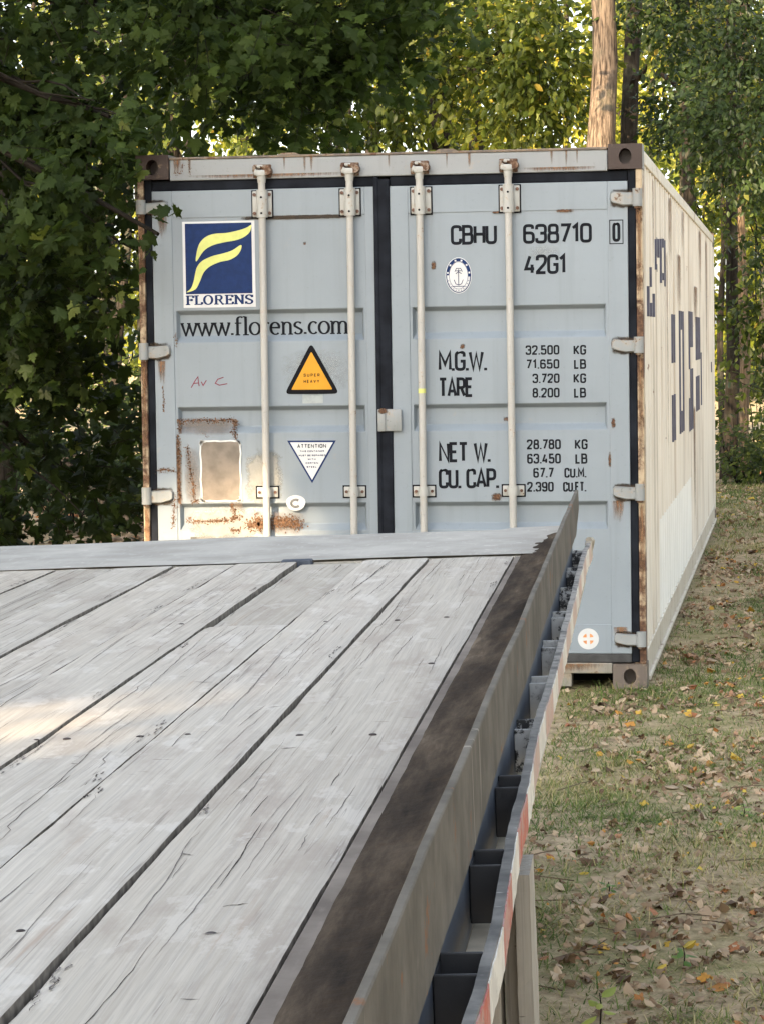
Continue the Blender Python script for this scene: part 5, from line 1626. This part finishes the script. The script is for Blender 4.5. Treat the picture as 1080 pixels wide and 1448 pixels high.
# middle tree, greener, above the doors
tree('linden_tree', 'mid green leafy tree with a few yellow leaves behind the top of the container', 'tree', (-1.75, 16.4), (-1.9, 16.2, 10.0), 0.14,
     [((-2.3, 15.6, 4.4), (1.1, 1.2, 1.0), 260, -0.02), ((-1.15, 15.0, 4.55), (0.95, 0.9, 1.0), 280, 0.05), ((-0.45, 14.6, 4.45), (0.55, 0.7, 0.9), 190, 0.08), ((-3.4, 16.4, 4.6), (1.2, 1.2, 1.3), 200, -0.1), ((-1.6, 15.8, 3.1), (1.5, 1.0, 0.55), 170, -0.05), ((-1.6, 15.6, 6.8), (2.8, 2.4, 1.0), 420, 0)],
     0.105, 'leaf_mid', OVAL, 'bark_dark', WOODS, 10, 0.46, 0.2, twig_every=2)
# tall sunlit trunk rising behind the container
tree('oak_tree', 'tall straight tree with a thick sunlit brown trunk rising behind the container roof', 'tree', (0.12, 13.75), (0.11, 13.95, 11.0), 0.158,
     [((-0.8, 14.4, 8.8), (2.4, 2.2, 1.4), 300, 0.1), ((1.4, 13.0, 8.4), (2.0, 2.2, 1.2), 260, 0.1), ((-1.0, 11.0, 6.25), (0.55, 0.5, 0.32), 34, 0.1), ((-1.0, 11.1, 5.35), (0.5, 0.4, 0.25), 5, 0.1)], 0.13, 'leaf_mid', OVAL, 'bark', WOODS, 9, 0.5, low=0.75)  # last two clumps, out of view, are added to dapple the trunk
tree('ash_tree', 'slimmer darker trunk just right of the thick sunlit one, with a pale broken limb', 'tree', (0.25, 16.9), (0.19, 16.9, 10.0), 0.115,
     [((0.9, 17.4, 7.6), (1.6, 1.4, 1.1), 90, 0.0), ((-0.4, 17.6, 7.9), (1.3, 1.2, 1.0), 70, 0.0)], 0.11, 'leaf_mid', OVAL, 'bark_dark', WOODS, 9, 0.45, low=0.7,
     extra_limbs=(((0.24, 16.8, 4.35), (0.42, 16.2, 4.50), 0.035), ((0.5, 16.6, 4.45), (0.98, 16.4, 4.02), 0.03)))
# cool green leafy tree hanging in at the right edge
tree('hickory_tree', 'cool green tree leaning its branches in above the right side of the container', 'tree', (3.1, 14.2), (2.9, 14.0, 8.5), 0.12,
     [((1.55, 13.2, 3.75), (0.62, 0.8, 0.75), 300, 0.05), ((1.15, 14.2, 4.7), (0.8, 0.9, 0.6), 260, 0.0), ((0.95, 15.4, 3.9), (0.45, 0.7, 0.6), 110, 0.0), ((1.75, 14.6, 2.7), (0.45, 0.8, 0.5), 60, -0.1), ((2.4, 13.8, 4.4), (1.0, 1.2, 1.3), 160, 0.0), ((1.6, 13.6, 6.3), (2.2, 2.2, 0.9), 380, 0)],
     0.078, 'leaf_blue', OVAL, 'bark_dark', WOODS, 10, 0.5, 0.22, twig_every=2)
# pair of thin trunks right of the far end
tree('young_maple', 'thin tree with a sunlit orange-brown trunk right of the far end of the container', 'tree', (1.262, 21.8), (1.36, 22.0, 7.0), 0.078,
     [((1.9, 22.4, 4.6), (1.0, 1.0, 0.9), 110, 0.0), ((0.9, 22.6, 5.2), (1.0, 1.0, 0.9), 110, 0.05), ((1.45, 22.8, 3.2), (0.5, 0.6, 0.45), 34, 0.0)], 0.10, 'leaf_mid', OVAL, 'bark_pale', WOODS, 9, 0.5, low=0.6)
tree('elm_tree', 'dark thin trunk standing just left of the orange-brown one', 'tree', (1.155, 19.8), (1.22, 20.0, 8.0), 0.085,
     [((1.5, 20.2, 5.0), (0.9, 0.9, 0.8), 100, -0.05), ((0.6, 20.4, 5.6), (1.0, 0.9, 0.8), 100, 0.0), ((1.55, 18.6, 2.0), (0.5, 0.6, 0.7), 80, -0.1), ((1.15, 18.9, 3.3), (0.5, 0.5, 0.5), 60, -0.05), ((1.7, 18.2, 0.9), (0.4, 0.5, 0.4), 40, -0.1)], 0.10, 'leaf_mid', OVAL, 'bark_dark', WOODS, 9, 0.42, low=0.6)
tree('locust_tree', 'dark slender trunk showing high up right of the ash', 'tree', (0.62, 23.2), (0.75, 23.1, 9.0), 0.10,
     [((0.2, 23.8, 6.0), (1.2, 1.0, 1.0), 120, 0.1), ((1.2, 24.0, 6.3), (1.0, 1.0, 0.9), 90, 0.1)], 0.11, 'leaf_sun', OVAL, 'bark_dark', WOODS, 9, 0.5, low=0.6)
# background trees, sunlit
BACK = [('sunlit_maple', 'sunlit yellow-green tree glowing between the middle tree and the thick trunk', (-2.6, 27.5), 11.0, 0.14, [((-3.4, 26.8, 5.4), (1.7, 1.5, 1.7), 190, 0.1), ((-1.7, 27.2, 5.0), (1.4, 1.4, 1.5), 170, 0.15), ((-2.4, 28.0, 3.2), (2.0, 1.4, 0.9), 110, 0.0), ((-2.5, 26.8, 8.2), (2.6, 2.2, 1.2), 260, 0.1)], 'leaf_sun'),
        ('sunlit_birch', 'bright yellow-green tree in the gap right of the trunks', (0.2, 31.0), 12.0, 0.13, [((-0.2, 30.2, 5.6), (1.5, 1.4, 1.5), 170, 0.15), ((1.5, 31.0, 5.2), (1.3, 1.4, 1.8), 140, 0.05), ((0.6, 31.6, 3.0), (1.7, 1.4, 0.9), 80, 0.05), ((0.4, 30.6, 8.3), (2.6, 2.2, 1.3), 260, 0.1)], 'leaf_sun'),
        ('far_oak', 'shadowy green tree far behind the left part of the container', (-6.4, 24.0), 11.0, 0.16, [((-6.6, 23.2, 5.0), (1.8, 1.6, 1.8), 170, -0.05), ((-4.6, 23.6, 5.8), (1.6, 1.5, 1.4), 130, 0.0), ((-5.4, 23.6, 2.6), (1.8, 1.4, 1.1), 100, -0.1), ((-5.6, 24.0, 8.2), (2.6, 2.0, 1.3), 150, 0)], 'leaf_mid'),
        ('far_hornbeam', 'olive tree closing the view at the right edge of the wood', (2.4, 27.5), 10.0, 0.12, [((1.9, 26.6, 4.6), (0.9, 1.2, 1.6), 210, 0.0), ((2.6, 27.0, 2.6), (1.0, 1.2, 1.2), 140, -0.05), ((2.8, 27.6, 6.4), (1.6, 1.4, 1.2), 130, 0.0)], 'leaf_mid')]
for nm, lb, b, h, r, bl, mt in BACK:
    tree(nm, lb, 'tree', b, (b[0] + 0.1, b[1], h), r, bl, 0.13, mt, DIA, 'bark_dark', WOODS, 10, 0.5, 0.24, twig_every=6)
for i, (x, y, r, lb) in enumerate(((-5.6, 17.5, 0.07, 'thin dark stem left of the container, nearest the left edge'), (-4.25, 14.8, 0.055, 'thin dark stem between the left edge and the container corner'), (1.62, 24.6, 0.045, 'thin bare stem at the right edge, deep in the wood'), (0.95, 26.0, 0.05, 'thin bare stem close behind the far top corner of the container'))):
    tree('sapling', lb, 'tree', (x, y), (x + 0.25 - 0.1 * i, y, 6.5), r, [((x + 0.2, y + 0.2, 4.6), (0.9, 0.8, 1.0), 70, 0.0), ((x - 0.3, y, 5.6), (0.8, 0.8, 0.8), 50, 0.0)], 0.11, 'leaf_mid', OVAL, 'bark_dark', 'saplings in the wood', 9, 0.42)

# undergrowth
def shrub(name, label, c, r, n, leaf, mat, tint, h0=0.0, tpl=OVAL):
    bz = gz(c[0], c[1]) - 0.03
    root = empty(name, (c[0], c[1], bz)); tag(root, label, 'shrub', 'undergrowth at the edge of the wood')
    bl = [((0.0, 0, r[2] * 0.9 + h0), r, n, 0.0), ((r[0] * 0.5, -0.1, r[2] * 0.55 + h0), (r[0] * 0.6, r[1] * 0.6, r[2] * 0.5), n // 3, 0.05)]
    P, N_, D, S, T, tw = crown(bl, leaf, 8, (-0.1, -0.6, 0.75), tint, 0.2)
    k = P[:, 2] > 0.02
    me = leaf_mesh('foliage', tpl, P[k], N_[k], D[k], S[k], T[k]); link('foliage', me, M[mat], root)
    mb = MB()
    for j in range(9):
        a = rng.uniform(0, 6.28); e = (r[0] * 0.6 * math.cos(a), r[1] * 0.6 * math.sin(a), r[2] * (1.0 + 0.6 * rng.random()) + h0)
        mb.tube(wobble((0.04 * math.cos(a), 0.04 * math.sin(a), -0.03), e, 5, 0.06, j + c[0]), [0.011, 0.010, 0.009, 0.007, 0.005, 0.003], 5, False)
    twig_mesh(mb, tw, leaf * 0.03, 3)
    mb.build('stems', M['twig'], root)
shrub('spicebush', 'low dark shrub at the foot of the two thin trunks beyond the container', (1.36, 18.6), (0.42, 0.5, 0.42), 110, 0.075, 'leaf_mid', 0.32)
shrub('spicebush', 'leafy shrub at the right edge where grass meets the wood', (1.95, 19.4), (0.55, 0.5, 0.55), 130, 0.08, 'leaf_mid', 0.42)
shrub('spicebush', 'dim shrub behind the two thin trunks', (1.45, 23.6), (0.8, 0.7, 0.75), 150, 0.085, 'leaf_mid', 0.35)
shrub('bramble', 'dark bramble in the gloom left of the container', (-3.6, 12.6), (0.9, 0.7, 0.42), 120, 0.085, 'leaf_deep', 0.25)
shrub('bramble', 'tall dark bramble close behind the left edge of the container', (-2.9, 10.2), (0.8, 0.6, 0.62), 190, 0.085, 'leaf_deep', 0.25)
shrub('bramble', 'wide dark bramble in front of the fallen branch', (-4.6, 11.6), (1.1, 0.7, 0.55), 220, 0.085, 'leaf_deep', 0.22)
shrub('bramble', 'broad dark bramble far back in the gloom on the left', (-4.6, 16.5), (1.8, 0.8, 0.8), 300, 0.10, 'leaf_deep', 0.25)
shrub('bramble', 'dark bramble deep in the wood near the left edge', (-5.4, 14.5), (0.9, 0.8, 0.6), 130, 0.09, 'leaf_deep', 0.25)
# fallen limb in the gloom at the left
mb = MB()
p = wobble((-4.55, 9.3, 0.98), (-3.05, 9.0, 0.02), 10, 0.10, 4.4)
mb.tube(p, [0.028 * (1 - 0.4 * k / 10) for k in range(11)], 8)
for j in (3, 5, 7): mb.tube(wobble(p[j], p[j] + Vector((0.35, -0.1, 0.22 - 0.05 * j)), 5, 0.05, j), [0.012, 0.010, 0.008, 0.006, 0.005, 0.003], 6, False)
o = mb.build('fallen_branch', M['bark'], None, smooth=True)
tag(o, 'bare fallen branch leaning in the dark undergrowth left of the container', 'branch')

# the far-off wood: one mass of sunlit leaves, trunks too far to count
def far_wood():
    P = []; S = []; T = []
    n = 230
    cx = rng.uniform(-26, 12, n); cyy = rng.uniform(55, 80, n); cz = rng.uniform(0.5, 13, n)
    for i in range(n):
        m = 260
        u = unit(m) * (rng.random(m)[:, None] ** 0.5)
        P.append(np.array([cx[i], cyy[i], cz[i]]) + u * np.array([1.9, 1.6, 1.3])); S.append(0.27 * (0.5 + rng.random(m)))
        T.append(np.clip(0.45 + 0.2 * rng.normal() + 0.15 * rng.normal(size=m), 0, 1))
    P = np.concatenate(P); S = np.concatenate(S); T = np.concatenate(T)
    k = P[:, 2] > 0.1
    P, S, T = P[k], S[k], T[k]
    N_ = np.array([[-0.2, -0.7, 0.5]]) + unit(len(P)) * 0.7
    me = leaf_mesh('far_wood', DIA, P, N_, unit(len(P)) + np.array([0, 0, -0.5]), S, T)
    o = link('far_wood', me, M['leaf_sun']); o['kind'] = 'stuff'; o['label'] = 'sunlit far-off wood'; o['category'] = 'wood'
    mb = MB()
    for i in range(60):
        x = rng.uniform(-20, 13); y = rng.uniform(54, 78)
        mb.tube([(x, y, 0), (x + rng.normal(0, .3), y, 13)], [0.10 + 0.12 * rng.random(), 0.07], 8)
    o = mb.build('far_trunks', M['bark_dark']); o['kind'] = 'stuff'; o['label'] = 'trunks of the far-off wood'; o['category'] = 'wood'
far_wood()

# ------------------------------------------------------------------ grass, litter, weeds
def grass(regs):
    V = np.array([(-.5, 0, 0), (.5, 0, 0), (.38, .5, .10), (-.38, .5, .10), (0.0, 1, .36)])
    F = [(0, 1, 2), (0, 2, 3), (3, 2, 4)]
    X = []; Y = []; Ln = []; Wd = []
    for (x0, x1, y0, y1, dens, ln, wd) in regs:
        n = int((x1 - x0) * (y1 - y0) * dens)
        x = rng.uniform(x0, x1, n); y = rng.uniform(y0, y1, n)
        f = np.array([n3(a * 1.1, b * 0.8, 5) + 0.7 * n3(a * 4.5, b * 4.5, 2) + 0.4 * n3(a * 13, b * 13, 8) for a, b in zip(x, y)])
        inbox = (np.abs(x) < 1.23) & (y > 0.02) & (y < 12.2)
        k = (f + 0.45 * rng.normal(size=n) > -0.10) & ~inbox
        X.append(x[k]); Y.append(y[k]); Ln.append(ln * (0.4 + 0.9 * rng.random(k.sum())) * (1 + 0.5 * np.clip(f[k], -.4, 1))); Wd.append(wd * (0.6 + 0.8 * rng.random(k.sum())))
    X = np.concatenate(X); Y = np.concatenate(Y); Ln = np.concatenate(Ln); Wd = np.concatenate(Wd)
    N = len(X)
    Z = gz_np(X, Y)
    az = rng.uniform(0, 2 * np.pi, N); el = np.radians(rng.normal(32, 20, N)).clip(0.03, 1.4)
    d = np.stack([np.cos(az) * np.cos(el), np.sin(az) * np.cos(el), np.sin(el)], 1)
    side = np.stack([-np.sin(az), np.cos(az), np.zeros(N)], 1)
    dn = np.cross(d, side); dn[dn[:, 2] > 0] *= -1   # droop direction
    P0 = np.stack([X, Y, Z - 0.003], 1)
    P = P0[:, None] + V[None, :, 0, None] * side[:, None] * Wd[:, None, None] + V[None, :, 1, None] * d[:, None] * Ln[:, None, None] + V[None, :, 2, None] * dn[:, None] * Ln[:, None, None]
    pt = np.array([n3(a * 0.9, b * 0.9, 15) for a, b in zip(X, Y)])
    T = np.clip(0.36 + 0.27 * rng.normal(size=N) - 0.6 * pt, 0, 1)
    fl = np.array(F)
    faces = (fl[None] + (np.arange(N) * 5)[:, None, None]).reshape(-1)
    me = np_mesh('grass', P.reshape(-1, 3), faces, np.full(N * 3, 3), {'tint': np.repeat(T, 5)})
    o = link('grass', me, M['grass']); o['kind'] = 'stuff'; o['label'] = 'thin olive grass'; o['category'] = 'grass'
grass([(0.9, 2.6, -7.6, 0.2, 10500, 0.048, 0.0035), (1.1, 2.8, 0.2, 6, 8000, 0.05, 0.004), (1.1, 3.0, 6, 20, 3200, 0.06, 0.006), (-1.4, 0.9, -5.5, 0.2, 900, 0.055, 0.005), (2.6, 5, -7, 12, 350, 0.06, 0.006), (-5, -1.3, -3, 8, 120, 0.06, 0.006), (0.75, 1.35, -0.40, 0.0, 2600, 0.085, 0.004)])

def litter():
    X = []; Y = []; S = []
    for (x0, x1, y0, y1, dens, sz) in ((0.9, 2.6, -7.6, 0, 210, 0.029), (1.1, 2.8, 0, 10, 180, 0.033), (1.1, 3.2, 10, 24, 150, 0.042), (-6.5, -1.4, 3, 16, 34, 0.09), (-1.5, 0.9, -6, 0, 25, 0.06), (2.6, 5, -7, 14, 14, 0.07)):
        n = int(2.2 * (x1 - x0) * (y1 - y0) * dens)
        xx = rng.uniform(x0, x1, n); yy = rng.uniform(y0, y1, n)
        f = np.array([n3(a * 1.6, b * 1.0, 31) + 0.6 * n3(a * 5, b * 5, 33) for a, b in zip(xx, yy)])    # leaves gather in drifts
        k = f + 0.22 * rng.normal(size=n) > 0.04
        xx, yy = xx[k], yy[k]; n = len(xx)
        X.append(xx); Y.append(yy); S.append(sz * (0.35 + 0.75 * rng.random(n) + 0.9 * (rng.random(n) < 0.12)))
    X = np.concatenate(X); Y = np.concatenate(Y); S = np.concatenate(S)
    k = ~((np.abs(X) < 1.25) & (Y > -0.05) & (Y < 12.3)); X, Y, S = X[k], Y[k], S[k]
    N = len(X); Z = gz_np(X, Y) + 0.006 + 0.014 * rng.random(N)
    u = rng.random(N); T = np.where(u < 0.86, 0.8 * rng.random(N) ** 0.8, 0.82 + 0.18 * rng.random(N))
    V = OVAL[0].copy(); V[:, 2] *= 4.5; V[:, 0] *= 1.25; V[:, 1] -= 0.5
    V2 = MAPLE[0].copy(); V2[:, 2] *= 3.2; V2[:, 1] -= 0.4
    nr = np.array([[0, 0, 1.0]]) + unit(N) * 0.7
    h = rng.random(N) < 0.6
    me = leaf_mesh('leaf_litter', (V, OVAL[1]), np.stack([X, Y, Z], 1)[h], nr[h], unit(N)[h], S[h] * 1.2, T[h])
    me2 = leaf_mesh('litter_b', (V2, MAPLE[1]), np.stack([X, Y, Z], 1)[~h], nr[~h], unit(N)[~h], S[~h] * 1.1, T[~h])
    o = link('leaf_litter', me, M['litter']); o2 = bpy.data.objects.new('maple_litter', me2); C.objects.link(o2); me2.materials.append(M['litter'])
    for q_, lb in ((o, 'dry brown and yellow fallen leaves'), (o2, 'dry lobed maple leaves fallen on the grass')): q_['kind'] = 'stuff'; q_['label'] = lb; q_['category'] = 'leaf litter'
litter()

def sticks():
    mb = MB(); R = random.Random(4)
    for i in range(260):
        x = R.uniform(1.0, 2.6); y = R.uniform(-7.4, 9); a = R.uniform(0, 3.14); l_ = R.uniform(0.04, 0.20); z = gz(x, y) + 0.014
        if abs(x) < 1.25 and y > -0.1: continue
        d = Vector((math.cos(a), math.sin(a), R.gauss(0, 0.06))) * l_
        p = Vector((x, y, z)); m = p + d * 0.5 + Vector((R.gauss(0, .1), R.gauss(0, .1), 0.02)) * l_
        mb.tube([p, m, p + d], [0.0022, 0.002, 0.001], 5, False)
    o = mb.build('twig_litter', M['bark_pale']); o['kind'] = 'stuff'; o['label'] = 'thin dry twigs lying in the grass'; o['category'] = 'twigs'
sticks()

def weed(x, y, h, n, label, tint):
    root = empty('weed', (x, y, gz(x, y))); tag(root, label, 'weed', 'weeds in the grass')
    P = []; D = []
    mb = MB()
    for i in range(n):
        a = i * 2.4 + x * 7; z = h * (0.35 + 0.65 * i / n)
        P.append((0.008 * math.cos(a), 0.008 * math.sin(a), z)); D.append((math.cos(a), math.sin(a), 0.35))
    mb.tube([(0, 0, -0.02), (0.004, 0.003, h * 0.6), (0, 0.006, h)], [0.0025, 0.002, 0.0012], 6, False)
    mb.build('stem', M['twig'], root)
    P = np.array(P); D = np.array(D)
    me = leaf_mesh('leaves', OVAL, P, np.array([[0, -0.3, 1.0]]) + unit(n) * 0.25, D, np.full(n, h * 0.55) * (0.7 + 0.5 * rng.random(n)), np.clip(tint + 0.12 * rng.normal(size=n), 0, 1))
    link('leaves', me, M['weed'], root)
for (px, py, h, n, t_, lb) in ((1.437, -6.52, 0.085, 5, 1.0, 'small yellowing seedling at the bottom edge of the ground'), (1.62, -5.9, 0.055, 6, 0.55, 'green seedling in the grass a little above the yellowing one'), (1.36, -5.0, 0.04, 7, 0.35, 'flat green weed close to the trailer side'), (1.74, -3.6, 0.05, 8, 0.75, 'bright green tuft of weed by the right edge')):
    weed(px, py, h, n, lb, t_)

# ------------------------------------------------------------------ unseen trees behind the viewer, crowns shaped to cast the shade
def shade_trees():
    S = np.array(SUN)
    e1 = np.cross([0, 0, 1.0], S); e1 /= np.linalg.norm(e1); e2 = np.cross(S, e1)
    cell = 0.14
    def uvw(p): p = np.atleast_2d(p); return np.stack([p @ e1, p @ e2], 1)
    need = {}
    def cover(pts, keep=1.0):
        for a, b in np.floor(uvw(pts) / cell).astype(int):
            need[(a, b)] = max(need.get((a, b), 0), keep)
    def grid(*ax): return np.stack(np.meshgrid(*ax, indexing='ij'), -1).reshape(-1, 3)
    cover(grid(np.arange(-1.5, 1.5, .06), [0.0], np.arange(0, 2.75, .06)))
    cover(grid(np.arange(-1.5, 4.6, .08), np.arange(-8.5, 3.5, .1), [0.0]))
    cover(grid(np.arange(1.4, 3.6, .08), np.arange(3.5, 14, .1), [0.0]), 0.72)
    for s_ in np.arange(-1.6, 8.7, .08):
        for x in np.arange(-2.5, -0.1, .08):
            cover(np.array([Tm @ Vector((x, s_, 0.05))]))
    cover(grid(np.arange(-5.0, -0.9, .1), np.arange(-0.5, 3.6, .3), np.arange(0, 4.6, .1)), 0.965)
    cover(grid(np.arange(-6.0, -1.2, .1), np.arange(3.6, 12, .5), np.arange(0, 3.4, .1)), 0.86)
    cover(grid(np.arange(-7.0, -1.2, .1), np.arange(3, 16, .4), np.arange(0, 0.7, .1)), 0.975)
    cover(grid(np.arange(-1.3, 1.3, .1), np.arange(0, 4, .3), np.arange(2.5, 3.9, .1)), 0.97)
    cover(grid(np.arange(-4.2, 3.2, .1), [14.6], np.arange(2.4, 6.2, .1)), 0.42)
    # gaps cut in the crowns to place the sun patches
    holes = {}
    def hole(pts, keep):
        for a, b in np.floor(uvw(pts) / cell).astype(int): holes[(a, b)] = keep
    hole(grid(np.arange(-1.24, -0.55, .04), [0.0], np.arange(0.56, 0.88, .04)), 0.55)
    hole(grid(np.arange(-0.95, -0.74, .04), [0.0], np.arange(0.86, 1.03, .04)), 0.62)
    hole(np.array([(-0.72 + 0.03 * k, 0.0, 1.06 - 0.028 * k) for k in range(11)]), 0.5)
    hole(np.array([Tm @ Vector((x, s_, 0.0)) for x in np.arange(-1.12, -0.92, .04) for s_ in np.arange(4.38, 4.44, .03)]), 0.86)
    hole(np.array([(-1.9 + 0.05 * i, 1.0, 1.0 + 0.05 * j) for i in range(6) for j in range(6)]), 0.3)
    # the thick trunk: bright at the roof line, a dark band higher up
    for za, zb, kp in ((3.3, 4.05, 0.05), (4.05, 4.28, 0.45), (4.28, 4.52, 0.95), (4.52, 5.1, 0.55)):
        hole(grid(np.arange(-0.1, 0.36, .06), [13.8], np.arange(za, zb, .05)), kp)
    P = []; SZ = []
    near = set((a + i, b + j) for (a, b) in holes for i in (-1, 0, 1) for j in (-1, 0, 1))
    for c, kp in need.items():
        if c in holes:                       # a thin place in the crown: small leaves, part of the light comes through
            n_, sz = rng.poisson(-math.log(max(1e-3, 1 - min(holes[c], 0.97))) * 4.2), 0.085
        elif c in near:
            n_, sz = (16 if rng.random() < kp else 5), 0.085
        else:
            if rng.random() > kp: continue
            n_, sz = (2 if kp < 0.8 else 6), 0.29
        for r_ in range(n_):
            u = (c[0] + rng.random()) * cell; v = (c[1] + rng.random()) * cell
            base = e1 * u + e2 * v
            y = rng.uniform(-27, -20)        # somewhere inside the crowns
            k = (y - base[1]) / S[1]
            P.append(base + S * k); SZ.append(sz)
    P = np.array(P); SZ = np.array(SZ)
    xs = [np.percentile(P[:, 0], q_) for q_ in (0, 34, 67, 100)]
    for i in range(3):
        m = (P[:, 0] >= xs[i]) & (P[:, 0] < xs[i + 1] + (1e-3 if i == 2 else 0))
        Q = P[m]
        cx = float(Q[:, 0].mean()); cyy = -24.0
        root = empty('shade_tree', (cx, cyy, 0)); tag(root, ('leftmost', 'middle', 'rightmost')[i] + ' of the unseen trees behind the viewer, crown shaped for the shade', 'tree', 'unseen shade trees behind the viewer')
        mb = MB(); top = float(Q[:, 2].max())
        mb.tube([(0, 0, -0.1), (0.1, 0, 4), (0.0, 0.1, top - 1)], [0.28, 0.22, 0.08], 14); mb.build('trunk', M['bark_dark'], root, smooth=True)
        n = len(Q)
        me = leaf_mesh('crown', OVAL, Q - np.array([cx, cyy, 0]), S[None] + unit(n) * 0.35, unit(n) + np.array([0, 0, -0.6]), SZ[m] * (0.85 + 0.3 * rng.random(n)), np.clip(0.45 + 0.2 * rng.normal(size=n), 0, 1))
        # leaves hang from their stalks: centre them on their place
        link('crown', me, M['leaf_mid'], root)
    return len(P)
print('shade leaves', shade_trees())

# the rest of the clearing: more wood behind and beside the viewer, which keeps the low sky out
def clearing_wood():
    P = []; S = []; T = []
    spots = [(rng.uniform(-34, 30), rng.uniform(-46, -36), rng.uniform(0.5, 12.5)) for i in range(150)]
    spots += [(rng.uniform(15, 22), rng.uniform(-34, 34), rng.uniform(0.5, 13)) for i in range(120)]
    spots += [(rng.uniform(-24, -17), rng.uniform(-34, 34), rng.uniform(0.5, 11)) for i in range(110)]
    for c in spots:
        m = 110
        P.append(np.array(c) + unit(m) * (rng.random(m)[:, None] ** 0.5) * np.array([2.0, 2.0, 1.6])); S.append(0.5 * (0.5 + rng.random(m))); T.append(np.clip(0.4 + 0.25 * rng.normal(size=m), 0, 1))
    P = np.concatenate(P); S = np.concatenate(S); T = np.concatenate(T)
    k = P[:, 2] > 0.1
    me = leaf_mesh('clearing_wood', DIA, P[k], unit(k.sum()), unit(k.sum()), S[k], T[k])
    o = link('clearing_wood', me, M['leaf_mid']); o['kind'] = 'stuff'; o['label'] = 'wood closing the clearing behind and beside the viewer'; o['category'] = 'wood'
clearing_wood()
